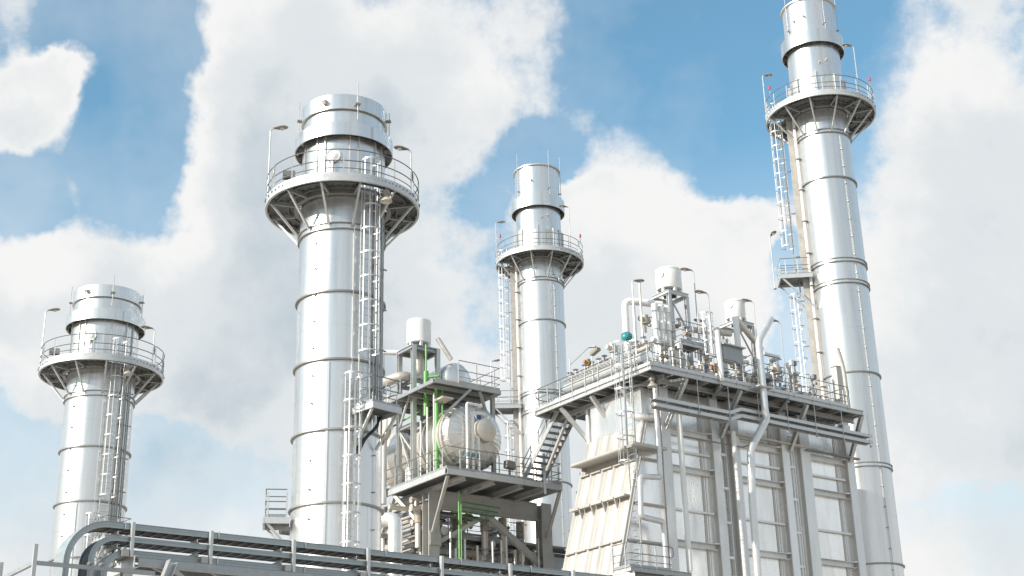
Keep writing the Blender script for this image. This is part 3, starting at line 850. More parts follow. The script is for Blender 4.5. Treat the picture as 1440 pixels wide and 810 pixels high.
VW = 47.8                                   # plane of the column fronts
BAYS = [(42.75, 45.55), (47.4, 50.45), (52.55, 55.4)]
COLS = [(42.2, 42.75), (45.55, 46.05), (46.85, 47.4), (50.45, 50.95), (51.85, 52.55), (55.4, 55.95)]
GAPS = [(46.05, 46.85), (50.95, 51.85)]
ROWS = [0.0, 4.4, 7.6, 9.2, 11.0, 12.8, 14.45, 16.45, 17.35, 18.3, 20.45]
THICK = {18.3, 16.45, 12.8, 9.2, 4.4}
bc = Pl('boiler_casing', 'tall silver boiler casing with vertical columns and ribbed panels, in front of the tallest stack', 'boiler', (49.1, 50.7, 0))
core = bc.mb().box(42.4, 55.8, VW + 0.42, 53.6, 0, 20.45)
bc.part('core', core, 'casing_steel')
for bi, (u0, u1) in enumerate(BAYS):
    for a, b in zip(ROWS[:-1], ROWS[1:]):
        # two sheets with a lapped vertical joint near the right-hand column
        split = u1 - 0.62
        bc.part('panel', bc.mb().box(u0 + 0.01, split - 0.01, VW + 0.30, VW + 0.40, a + 0.01, b - 0.01), 'casing_sheet')
        bc.part('panel', bc.mb().box(split + 0.05, u1 - 0.01, VW + 0.31, VW + 0.40, a + 0.01, b - 0.01), 'casing_sheet')
        bc.part('joint_strip', bc.mb().box(split - 0.05, split + 0.09, VW + 0.265, VW + 0.295, a + 0.02, b - 0.02), 'duct_sheet')
        bc.part('joint_strip', bc.mb().box(split + 0.20, split + 0.25, VW + 0.275, VW + 0.305, a + 0.02, b - 0.02), 'casing_steel')
    for z in ROWS[1:-1]:
        if z in THICK:
            st = bc.part('stiffener', bc.mb().channel((u0 + 0.005, VW + 0.15, z), (u1 - 0.12, VW + 0.15, z), 0.24, 0.30), 'casing_steel')
            gm = bc.mb(); gm.add([(u1 - 0.45, VW + 0.02, z + 0.152), (u1 - 0.005, VW + 0.02, z + 0.152), (u1 - 0.005, VW + 0.29, z + 0.152), (u1 - 0.45, VW + 0.29, z + 0.152),
                                  (u1 - 0.12, VW + 0.02, z + 0.21), (u1 - 0.005, VW + 0.02, z + 0.21), (u1 - 0.005, VW + 0.29, z + 0.21), (u1 - 0.12, VW + 0.29, z + 0.21)],
                                 [(3, 2, 1, 0), (4, 5, 6, 7), (0, 1, 5, 4), (1, 2, 6, 5), (2, 3, 7, 6), (3, 0, 4, 7)])
            bc.part('gusset', gm, 'casing_steel', st)
        else:
            bc.part('stiffener', bc.mb().box(u0 + 0.005, u1 - 0.1, VW + 0.14, VW + 0.262, z - 0.05, z + 0.05), 'casing_steel')
for u0, u1 in COLS:
    c = (u0 + u1) / 2
    bc.part('column', bc.mb().box(u0, u1, VW - 0.02, VW + 0.44, 0, 20.43), 'casing_steel')
    bc.part('column_web_plate', bc.mb().box(u0 - 0.006, u0 - 0.001, VW + 0.03, VW + 0.26, 0, 20.4), 'duct_sheet')
for gi, (u0, u1) in enumerate(GAPS):
    bc.part('recess_panel', bc.mb().box(u0, u1, VW + 0.33, VW + 0.41, 0, 20.4), 'casing_sheet')
    bc.part('recess_pipe', bc.mb().tube((u0 + 0.55, VW + 0.2, 0), (u0 + 0.55, VW + 0.2, 19.5), 0.05, 8), 'pipe_clad')
    z = 2.0
    while z < 19.5:
        bc.part('tie_bracket', bc.mb().box(u0 + 0.005, u0 + 0.42, VW + 0.08, VW + 0.32, z, z + 0.13), 'casing_steel'); z += 1.72
# right-hand end wall
for a, b in zip(ROWS[:-1], ROWS[1:]):
    for v0, v1 in ((48.3, 50.8), (50.85, 53.5)):
        bc.part('panel', bc.mb().box(55.81, 55.88, v0, v1, a + 0.01, b - 0.01), 'casing_sheet')
# bright flashing strips under the walkway
bc.part('flashing', bc.mb().box(46.4, 52.0, VW - 0.28, VW - 0.03, 18.62, 18.70), 'pipe_beige')
bc.part('flashing', bc.mb().box(52.2, 56.2, VW - 0.25, VW - 0.03, 18.52, 18.60), 'steel_dark')

# inlet duct with the sloping ribbed face
du = lambda z: 41.12 + 0.28 * (z - 18.2)
D0, D1 = 47.86, 52.42
idt = Pl('inlet_duct', 'cream sloping inlet duct with raised ribs and ledges, left of the boiler casing', 'duct', (39.5, 50.1, 0))
prism = idt.mb()
z0, z1 = 0.0, 18.5
prism.add([(du(z0) + 0.1, D0 + 0.08, z0), (42.38, D0 + 0.08, z0), (42.38, D0 + 0.08, z1), (du(z1) + 0.1, D0 + 0.08, z1),
           (du(z0) + 0.1, D1 - 0.08, z0), (42.38, D1 - 0.08, z0), (42.38, D1 - 0.08, z1), (du(z1) + 0.1, D1 - 0.08, z1)],
          [(0, 1, 2, 3), (7, 6, 5, 4), (0, 4, 5, 1), (1, 5, 6, 2), (2, 6, 7, 3), (3, 7, 4, 0)])
idt.part('core', prism, 'duct_steel')
RIBS = [D0 + 0.05, 48.78, 49.7, 50.62, 51.54, D1 - 0.05]
LEDG = [0.0, 4.4, 6.5, 8.6, 10.5, 12.6, 14.78, 16.57, 18.5]
for a, b in zip(LEDG[:-1], LEDG[1:]):
    for v0, v1 in zip(RIBS[:-1], RIBS[1:]):
        pm = idt.mb()
        # each sheet is creased slightly along its middle
        vm = (v0 + v1) / 2
        e = 0.03
        pm.add([(du(a + e) + 0.03, v0, a + e), (du(a + e) - 0.02, vm, a + e), (du(a + e) + 0.03, v1, a + e), (du(b - e) + 0.03, v0, b - e), (du(b - e) - 0.02, vm, b - e), (du(b - e) + 0.03, v1, b - e),
                (du(a + e) + 0.1, v0, a + e), (du(a + e) + 0.1, v1, a + e), (du(b - e) + 0.1, v0, b - e), (du(b - e) + 0.1, v1, b - e)],
               [(0, 1, 4, 3), (1, 2, 5, 4), (0, 3, 8, 6), (2, 7, 9, 5), (3, 4, 5, 9, 8), (0, 6, 7, 2, 1)])
        idt.part('panel', pm, 'duct_sheet')
for i, v in enumerate(RIBS):
    rb = idt.mb()
    w_, t_ = 0.16, 0.07
    rb.add([(du(0) + 0.035, v - w_, 0), (du(0) - t_, v - 0.05, 0), (du(0) - t_, v + 0.05, 0), (du(0) + 0.035, v + w_, 0), (du(18.4) + 0.035, v - w_, 18.4), (du(18.4) - t_, v - 0.05, 18.4), (du(18.4) - t_, v + 0.05, 18.4), (du(18.4) + 0.035, v + w_, 18.4)], [(0, 1, 5, 4), (1, 2, 6, 5), (2, 3, 7, 6), (0, 3, 2, 1), (4, 5, 6, 7), (0, 4, 7, 3)])
    idt.part('rib', rb, 'duct_sheet')
for z, dep in ((16.57, 0.16), (14.78, 0.40), (12.6, 0.16), (10.5, 0.16), (8.6, 0.4), (6.5, 0.16)):
    for v0, v1 in zip(RIBS[:-1], RIBS[1:]):
        idt.part('ledge', idt.mb().box(du(z) - dep, du(z) + 0.06, v0 + 0.055, v1 - 0.055, z - 0.03, z + 0.03), 'duct_steel')
        if dep > 0.3: idt.part('ledge_lip', idt.mb().box(du(z) - dep - 0.015, du(z) - dep - 0.001, v0 + 0.056, v1 - 0.056, z - 0.05, z + 0.10), 'duct_sheet')
    if dep > 0.3:
        for v in RIBS[1:-1]:
            gm = idt.mb(); gm.add([(du(z) - dep, v - 0.03, z - 0.03), (du(z) - dep, v + 0.03, z - 0.03), (du(z - 0.5) - 0.1, v + 0.03, z - 0.5), (du(z - 0.5) - 0.1, v - 0.03, z - 0.5), (du(z) - 0.1, v - 0.03, z - 0.03), (du(z) - 0.1, v + 0.03, z - 0.03)],
                                  [(0, 1, 2, 3), (0, 3, 4), (1, 5, 2), (0, 4, 5, 1), (3, 2, 5, 4)])
            idt.part('gusset', gm, 'duct_sheet')
# bolt stubs on the far edge
for k in range(9):
    z = 9.0 + k * 0.98
    idt.part('bolt_stub', idt.mb().tube((du(z) + 0.02, D1 - 0.08, z), (du(z) + 0.02, D1 + 0.16, z), 0.07, 8), 'steel_dark')
# side wall: panels and stiffeners
SZ = [0.0, 4.0, 8.0, 10.4, 12.6, 14.4, 16.6, 18.5]
for a, b in zip(SZ[:-1], SZ[1:]):
    quad = idt.mb()
    quad_prism(quad, [(du(a) + 0.12, D0, a + 0.02), (42.18, D0, a + 0.02), (42.18, D0, b - 0.02), (du(b) + 0.12, D0, b - 0.02)], (0, 0.08, 0))
    idt.part('side_panel', quad, 'casing_sheet')
    if a > 0: idt.part('side_stiffener', idt.mb().box(du(a) + 0.15, 42.15, D0 - 0.14, D0 - 0.005, a - 0.05, a + 0.05), 'duct_steel')
cw = idt.mb()
quad_prism(cw, [(du(0) - 0.12, D0 - 0.06, 0), (du(0) + 0.12, D0 - 0.06, 0), (du(18.45) + 0.12, D0 - 0.06, 18.45), (du(18.45) - 0.12, D0 - 0.06, 18.45)], (0, 0.055, 0))
idt.part('edge_flange', cw, 'duct_sheet')
# head of the duct under the walkway
idt.part('top_box', idt.mb().box(41.3, 42.35, D0 + 0.3, D1 - 0.2, 18.52, 20.3), 'casing_sheet')

cp = Pl('pipe_ledge', 'long rounded cream ledge across the top of the sloping duct', 'canopy', (40.3, 50.1, 16.9))
cp.part('slab', cp.mb().box(39.95, 40.95, 47.95, 52.2, 16.98, 17.08), 'duct_steel')
cp.part('rounded_edge', cp.mb().tube((39.95, 47.95, 17.05), (39.95, 52.2, 17.05), 0.10, 14), 'duct_sheet')
cp.part('return_slab', cp.mb().box(40.0, 41.9, 47.25, 47.93, 17.01, 17.12), 'duct_steel')
cp.part('return_edge', cp.mb().tube((39.95, 47.2, 17.07), (41.9, 47.2, 17.07), 0.09, 12), 'duct_sheet')
for v in (48.1, 52.05): cp.part('bracket', cp.mb().box(40.45, 40.95, v - 0.03, v + 0.03, 16.8, 16.975), 'duct_sheet')


def pipe(label, pts, r, m, bend=None, name='pipe', cat='pipe', group=None, n=14, bands=0, flange=None):
    P = Pl(name, label, cat, (pts[0][0], pts[0][1], min(p[2] for p in pts)), group)
    run = P.part('run', P.mb().path(pts, r, n, bend=bend if bend else r * 2.2), m)
    if bands:
        # lapped joints of the insulation jacket
        seg = []
        for a, b in zip(pts[:-1], pts[1:]):
            a, b = V3(a), V3(b); Ln = (b - a).length; k = int(Ln / bands)
            for i in range(1, k + 1):
                t = (i - 0.5) * bands / Ln
                c = a.lerp(b, t); d = (b - a).normalized() * 0.03
                if Ln > 3 * r and t * Ln > 2.6 * r and (1 - t) * Ln > 2.6 * r: P.part('jacket_joint', P.mb().tube(c - d, c + d, r * 1.035, n), m)
    if flange:
        for (c, d) in flange:
            c, d = V3(c), V3(d)
            P.part('pipe_flange', P.mb().tube(c - d, c + d, r * 1.5, n), 'galvanised')
    return P


pipe('jogging silver insulated pipe on the side of the sloping duct', [(41.42, 47.2, 20.2), (41.42, 47.2, 15.62), (40.15, 47.2, 15.52), (40.05, 47.2, 13.6), (41.42, 47.2, 13.5), (41.45, 47.2, 8.0)], 0.135, 'pipe_clad', bend=0.2, bands=1.0)
pipe('straight white pipe running down in front of the first casing bay', [(42.72, 47.05, 19.0), (42.74, 47.05, 11.3)], 0.14, 'white_paint', bands=2.4)
pipe('white pipe running down beside the second casing column', [(46.36, 47.1, 18.55), (46.36, 47.1, 6.0)], 0.12, 'white_paint', bands=2.4)
pipe('tall bent vent pipe with cut open mouth, passing the walkway edge', [(48.7, 46.0, 24.7), (47.63, 46.0, 23.25), (47.64, 46.0, 19.55), (47.72, 46.0, 19.15), (46.38, 46.0, 17.4), (46.2, 46.0, 15.0), (46.02, 46.0, 6.0)], 0.19, 'pipe_clad', bend=0.3, bands=1.6)
P_ = Pl('pipe_guide', 'flat triangular guide plate where the bent vent pipe crosses the walkway edge', 'bracket', (47.6, 46.2, 20.6))
P_.part('plate', P_.mb().box(47.1, 48.1, 45.7, 46.3, 20.72, 20.78), 'galvanised_light')
pipe('dark thin pipe bent across the top of the first casing bay', [(43.0, 47.45, 10.0), (43.0, 47.45, 17.95), (47.3, 47.45, 17.95), (47.9, 47.45, 18.2)], 0.04, 'steel_dark', bend=0.25)
pipe('white drain pipe below the walkway corner rail', [(45.0, 46.25, 23.4), (45.05, 46.25, 20.75)], 0.13, 'white_paint', bands=1.0)
pipe('bent insulated pipe under the left walkway', [(41.6, 49.2, 20.4), (41.6, 49.2, 19.2), (41.2, 48.4, 18.85), (41.9, 47.9, 18.8)], 0.22, 'pipe_clad', bend=0.35)
pipe('short upright pipe under the left walkway end', [(41.7, 52.9, 20.6), (41.7, 52.9, 17.2)], 0.16, 'pipe_clad')
pipe('second upright pipe under the left walkway', [(41.55, 50.2, 20.6), (41.55, 50.2, 18.6)], 0.13, 'pipe_beige')
pipe('thin upright pipe under the left walkway', [(41.45, 51.6, 20.6), (41.45, 51.6, 18.6)], 0.09, 'pipe_clad')

# cable trays hung under the walkway
for lab, zz, lb in (('upper grey cable tray hung under the right-hand walkway', 0.0, 0), ('lower grey cable tray hung under the right-hand walkway', -0.34, 1)):
    ct = Pl('cable_tray', lab, 'cable tray', (48.0, 46.55, 18.9 + zz), 'cable trays under the boiler walkway')
    for (ua, ub, za, zb) in ((40.7, 45.5, 19.22, 19.22), (45.5, 46.3, 19.22, 19.52), (46.3, 55.95, 19.52, 19.5)):
        for v in (46.32, 46.78): ct.part('side_rail', ct.mb().bar((ua, v, za + zz), (ub, v, zb + zz), 0.03, 0.17), 'galvanised_light')
        cb = ct.mb()
        for k in range(4): cb.tube((ua, 46.39 + 0.1 * k, za + zz - 0.02), (ub, 46.39 + 0.1 * k, zb + zz - 0.02), 0.03, 6)
        ct.part('cable_run', cb, 'steel_dark')
    for k in range(11):
        u = 41.6 + 1.4 * k
        z = 19.22 if u < 45.5 else 19.52
        ct.part('rung', ct.mb().box(u - 0.03, u + 0.03, 46.32, 46.78, z + zz - 0.075, z + zz - 0.045), 'galvanised')
for k in range(7):
    u = 43.4 + 2.05 * k
    hr = Pl('hanger_rod', ORD[k] + ' thin hanger rod from the walkway corner, holding the cable trays', 'hanger', (u, 46.28, 18.8), 'tray hangers under the boiler walkway')
    hr.part('rod', hr.mb().tube((u, 46.29, 18.82), (u, 46.29, 20.62), 0.018, 6), 'galvanised_light')
    hr.part('clamp', hr.mb().box(u - 0.06, u + 0.06, 46.24, 46.31, 18.86, 18.94), 'galvanised')

# ---------------------------------------------------------------- walkway round the boiler top
ZD = 20.72
wk = Pl('boiler_walkway', 'galvanised walkway with handrails round the top of the boiler', 'walkway', (44, 48, 20))
U0, U1, V0, V1 = 40.46, 55.5, 46.36, 55.9
def edge_beam(pl, a, b, m='galvanised_light'): return pl.part('edge_beam', pl.mb().channel(a, b, 0.10, 0.26, 0.02), m)
edge_beam(wk, (U0, V1, ZD), (U0, V0, ZD)); edge_beam(wk, (U0 + 0.06, V0, ZD - 0.002), (U1, V0, ZD - 0.002))
edge_beam(wk, (U1, V0, ZD), (U1, 49.0, ZD)); edge_beam(wk, (U0, V1, ZD), (42.4, V1, ZD)); edge_beam(wk, (42.4, 48.4, ZD - 0.004), (42.4, V1, ZD - 0.004)); edge_beam(wk, (42.4, 48.3, ZD - 0.004), (U1, 48.3, ZD - 0.004))
wk.part('toe_board', wk.mb().bar((U0, V0, ZD + 0.22), (U0, V1, ZD + 0.22), 0.012, 0.16), 'galvanised_light')
wk.part('toe_board', wk.mb().bar((U0, V0, ZD + 0.22), (54.4, V0, ZD + 0.22), 0.012, 0.16), 'galvanised_light')
gm = wk.mb(); grate(gm, U0 + 0.06, 42.34, V0 + 0.06, V1 - 0.06, ZD + 0.09, 'x', 0.16, 0.13); wk.part('grating', gm, 'grating')['kind'] = 'stuff'
gm = wk.mb(); grate(gm, 42.46, U1 - 0.06, V0 + 0.06, 48.24, ZD + 0.09, 'y', 0.16, 0.13); wk.part('grating', gm, 'grating')['kind'] = 'stuff'
gm = wk.mb(); grate(gm, 42.46, U1 - 0.06, 48.36, V1 - 0.2, ZD + 0.06, 'y', 0.16, 0.13); wk.part('grating', gm, 'grating')['kind'] = 'stuff'
for k in range(8):
    v = V0 + 0.9 + 1.2 * k
    wk.part('joist', wk.mb().hbeam((U0 + 0.06, v, ZD - 0.06), (42.34, v, ZD - 0.06), 0.1, 0.2), 'steel_frame')
for k in range(10):
    u = 42.9 + 1.35 * k
    wk.part('joist', wk.mb().hbeam((u, V0 + 0.06, ZD - 0.06), (u, 48.24, ZD - 0.06), 0.1, 0.2), 'steel_frame')
wk.part('long_beam', wk.mb().hbeam((41.0, 47.2, ZD - 0.25), (55.6, 47.2, ZD - 0.25), 0.16, 0.22), 'steel_frame')
wk.part('long_beam', wk.mb().hbeam((41.5, 46.6, ZD - 0.25), (41.5, 55.6, ZD - 0.25), 0.16, 0.22), 'steel_frame')
wk.part('diagonal_tie', wk.mb().bar((40.6, 49.3, ZD - 0.32), (42.8, 46.5, ZD - 0.18), 0.14, 0.12), 'galvanised_light')
for a, b in (((42.45, 47.76, 18.3), (42.8, 46.42, 20.56)), ((46.08, 47.76, 18.35), (46.45, 46.42, 20.56)), ((51.0, 47.76, 18.35), (51.2, 46.42, 20.56)), ((55.6, 47.76, 18.4), (55.4, 46.42, 20.56)),
             ((42.25, 52.9, 18.2), (40.6, 53.8, 20.56)), ((42.25, 48.7, 18.3), (40.6, 48.9, 20.56)), ((42.25, 50.9, 18.3), (40.6, 51.2, 20.56))):
    wk.part('knee_brace', wk.mb().channel(a, b, 0.20, 0.20, 0.02), 'galvanised_light')
for u in (46.3, 51.0):
    wk.part('outrigger', wk.mb().hbeam((u - 1.6, V0 - 0.35, ZD - 0.3), (u - 0.3, 48.2, ZD - 0.3), 0.2, 0.2), 'galvanised')
b_ = wk.b
rail_run(wk.o, [(U0, 55.8, ZD + 0.14), (U0, 49.3, ZD + 0.14)], b_, h=1.15, ends=(True, True), spacing=1.05, toe=False)
rail_run(wk.o, [(U0, 48.5, ZD + 0.14), (U0, 46.5, ZD + 0.14)], b_, h=1.15, ends=(True, True), spacing=0.95, toe=False)
rail_run(wk.o, [(40.65, V0, ZD + 0.14), (46.2, V0, ZD + 0.14)], b_, h=1.15, ends=(True, True), spacing=1.1, toe=False)
rail_run(wk.o, [(46.7, V0, ZD + 0.14), (49.9, V0, ZD + 0.14)], b_, h=1.15, ends=(True, True), spacing=1.05, toe=False)
rail_run(wk.o, [(50.3, V0, ZD + 0.14), (54.35, V0, ZD + 0.14)], b_, h=1.15, ends=(True, True), spacing=1.3, toe=False)
rail_run(wk.o, [(54.4, V0 + 0.3, ZD + 0.14), (54.4, 48.2, ZD + 0.14)], b_, h=1.15, ends=(True, True), spacing=0.9, toe=False)
rail_run(wk.o, [(42.3, 55.85, ZD + 0.14), (40.7, 55.85, ZD + 0.14)], b_, h=1.15, ends=(True, True), spacing=0.9, toe=False)

# caged ladder up to the walkway and its lower landing
ld = Pl('access_ladder', 'caged ladder climbing past the sloping duct to the walkway corner', 'ladder', (39.95, 47.75, 11.1))
ladder(ld.o, (0.25, 0.0), 0.0, 11.2, rad(-90), cage0=5.2, cage_top=11.1, half=0.29, rad_=0.42, hoop=1.25, straps=5)
lp = Pl('ladder_landing', 'small galvanised landing with rails at the foot of the caged duct ladder', 'platform', (40, 47, 10.9))
lp.part('rim', lp.mb().channel((38.7, 47.85, 11.0), (38.7, 46.55, 11.0), 0.08, 0.22), 'galvanised_light'); lp.part('rim', lp.mb().channel((38.76, 46.55, 11.0), (42.4, 46.55, 11.0), 0.08, 0.22), 'galvanised')
gm = lp.mb(); grate(gm, 38.76, 42.3, 46.6, 47.8, 11.06, 'x', 0.14, 0.1, 0.04); lp.part('grating', gm, 'grating')['kind'] = 'stuff'
lp.part('long_bearer', lp.mb().hbeam((37.6, 49.2, 10.75), (38.9, 46.5, 10.75), 0.12, 0.22), 'galvanised_light')
lp.part('knee_brace', lp.mb().bar((38.9, 46.7, 10.8), (40.2, 47.6, 9.2), 0.16, 0.16), 'duct_steel')
lp.part('knee_brace', lp.mb().bar((41.4, 46.7, 10.8), (41.6, 47.6, 9.2), 0.16, 0.16), 'duct_steel')
rail_run(lp.o, [(38.72, 47.8, 11.1), (38.72, 46.58, 11.1), (41.2, 46.58, 11.1)], lp.b, h=1.1, ends=(False, True), spacing=0.85)
pendant('bell floodlight hanging under the boiler walkway corner', tuple(W(41.0, 46.9, 20.55)))


# ---------------------------------------------------------------- plant on top of the boiler
def valve(label, p, axis='u', size=1.0, wheel='blue_paint', group='small valves on the boiler walkway', body='valve_body', name='valve'):
    P = Pl(name, label, 'valve', p, group)
    s = size
    d = (0.22 * s, 0, 0) if axis == 'u' else (0, 0.22 * s, 0)
    p = V3(p); d = V3(d)
    P.part('body', P.mb().tube(p - d * 0.7, p + d * 0.7, 0.09 * s, 10).tube(p - d, p - d * 0.8, 0.14 * s, 10).tube(p + d * 0.8, p + d, 0.14 * s, 10), body)
    P.part('bonnet', P.mb().tube(p, p + V3((0, 0, 0.32 * s)), 0.055 * s, 8, r1=0.035 * s), body)
    pts = [p + V3((math.cos(2 * math.pi * k / 12) * 0.15 * s, math.sin(2 * math.pi * k / 12) * 0.15 * s, 0.34 * s)) for k in range(12)]
    P.part('handwheel', P.mb().path(pts, 0.02 * s, 6, closed=True).tube(pts[0], pts[6], 0.014 * s, 5).tube(pts[3], pts[9], 0.014 * s, 5), wheel)
    return P


def actuator(label, p, size=1.0, head='white_paint', group='valve actuators on the boiler top'):
    P = Pl('valve_actuator', label, 'actuator', p, group)
    p = V3(p); s = size
    P.part('yoke', P.mb().tube(p, p + V3((0, 0, 0.4 * s)), 0.05 * s, 8), 'valve_body')
    P.part('motor_housing', P.mb().tube(p + V3((0, 0, 0.36 * s)), p + V3((0, 0, 0.72 * s)), 0.15 * s, 12).tube(p + V3((-0.3 * s, 0, 0.55 * s)), p + V3((0.22 * s, 0, 0.5 * s)), 0.11 * s, 10), head)
    pts = [p + V3((0.26 * s, math.cos(2 * math.pi * k / 12) * 0.2 * s, 0.5 * s + math.sin(2 * math.pi * k / 12) * 0.2 * s)) for k in range(12)]
    P.part('handwheel', P.mb().path(pts, 0.02 * s, 6, closed=True).tube(pts[0], pts[6], 0.014 * s, 5).tube(pts[3], pts[9], 0.014 * s, 5), 'steel_dark')
    return P


pipe('thick insulated header pipe along the left walkway', [(41.75, 48.2, 21.95), (41.75, 54.7, 21.95)], 0.30, 'pipe_clad', bands=1.1, name='header_pipe')
pipe('thinner beige pipe above the left header pipe', [(42.0, 47.9, 22.55), (42.0, 54.9, 22.45)], 0.12, 'pipe_beige', bands=1.3, name='header_pipe')
pipe('thin pipe at the foot of the left walkway rail', [(41.2, 48.6, 21.35), (41.2, 55.0, 21.35)], 0.10, 'pipe_clad')
tr = Pl('cable_ladder', 'narrow perforated cable ladder along the left header pipe', 'cable tray', (41.4, 51, 22.2))
tr.part('side_rail', tr.mb().bar((41.35, 48.4, 22.35), (41.35, 54.6, 22.35), 0.02, 0.09), 'galvanised'); tr.part('side_rail', tr.mb().bar((41.62, 48.4, 22.35), (41.62, 54.6, 22.35), 0.02, 0.09), 'galvanised')
for k in range(24): tr.part('rung', tr.mb().box(41.35, 41.62, 48.5 + 0.26 * k, 48.55 + 0.26 * k, 22.33, 22.36), 'tray_brown')
for k, v in enumerate((49.0, 50.2, 51.5, 52.6, 53.7)):
    sp = Pl('pipe_support', ORD[k] + ' support post from the walkway corner, under the left header pipe', 'support', (41.75, v, ZD + 0.1), 'supports of the left header pipe')
    sp.part('post', sp.mb().box(41.7, 41.8, v - 0.05, v + 0.05, ZD + 0.15, 21.66), 'galvanised_light'); sp.part('saddle', sp.mb().box(41.55, 41.95, v - 0.06, v + 0.06, 21.63, 21.68), 'galvanised')
WH = ['blue_paint', 'steel_dark', 'blue_paint', 'steel_dark', 'teal_paint']
for k, (v, z) in enumerate(((48.5, 22.8), (49.1, 22.75), (51.7, 22.72), (52.2, 22.7), (52.8, 22.68), (53.4, 22.68), (54.2, 22.65), (54.7, 22.6))):
    valve(ORD[k] + ' hand valve from the walkway corner, along the left walkway', (42.0, v, z), 'v', 0.95, WH[k % 5], 'hand valves along the left walkway')
actuator('pale motor actuator with dark handwheel on the left header pipe', (41.9, 50.9, 22.55), 1.25, 'pipe_beige')
actuator('small actuator between the header pipe and the teal valve', (42.2, 49.5, 22.6), 1.0, 'white_paint')
actuator('pale actuator at the far end of the left header pipe', (41.9, 53.0, 22.55), 0.9, 'orange_rust')
lg = Pl('floodlight', 'small floodlight on a raking arm at the far end of the left walkway', 'floodlight', (41.6, 54.2, 22), None)
lg.part('pole', lg.mb().tube((41.7, 54.3, 21.0), (41.7, 54.3, 23.6), 0.025, 6), 'galvanised'); lg.part('arm', lg.mb().tube((41.7, 54.3, 23.2), (42.3, 53.2, 24.1), 0.02, 6), 'galvanised'); lg.part('head', lg.mb().bar((42.25, 53.3, 24.05), (42.45, 52.95, 24.0), 0.16, 0.1), 'steel_dark')
lg = Pl('floodlight', 'wedge floodlight beside the actuator on the left header pipe', 'floodlight', (41.4, 51.6, 22), None)
lg.part('pole', lg.mb().tube((41.4, 52.0, 21.0), (41.4, 52.0, 23.1), 0.025, 6), 'galvanised'); lg.part('head', lg.mb().bar((41.4, 52.0, 23.1), (41.4, 51.4, 23.25), 0.26, 0.16), 'lamp_housing')

# white riser with the teal valve
pipe('white riser turning into a horizontal run, above the teal valve', [(43.0, 51.0, 24.3), (43.0, 51.0, 26.1), (44.9, 50.2, 26.0)], 0.19, 'white_paint', bend=0.4, bands=0.9)
tv = Pl('shut_off_valve', 'bright teal rounded valve at the foot of the white riser', 'valve', (43.0, 51.0, 23.5))
tv.part('body', tv.mb().lathe([(0.0, -0.24), (0.16, -0.23), (0.27, -0.14), (0.31, 0.0), (0.28, 0.12), (0.2, 0.22), (0.15, 0.26)], 20, M=Matrix.Translation((43.0, 51.0, 24.05))), 'teal_paint')
for k in range(10):
    a = 2 * math.pi * k / 10
    tv.part('bolt', tv.mb().tube((43.0 + 0.27 * math.cos(a), 51.0 + 0.27 * math.sin(a), 24.02), (43.0 + 0.27 * math.cos(a), 51.0 + 0.27 * math.sin(a), 24.22), 0.03, 6), 'blue_paint')
tv.part('stub', tv.mb().tube((43.0, 51.0, 22.4), (43.0, 51.0, 23.8), 0.16, 12), 'pipe_beige')
pipe('twin thin risers beside the teal valve', [(43.35, 50.7, 26.0), (43.35, 50.7, 22.3)], 0.09, 'pipe_clad')
pipe('slim beige riser right of the teal valve', [(43.55, 50.35, 27.0), (43.55, 50.35, 22.3)], 0.06, 'pipe_beige')


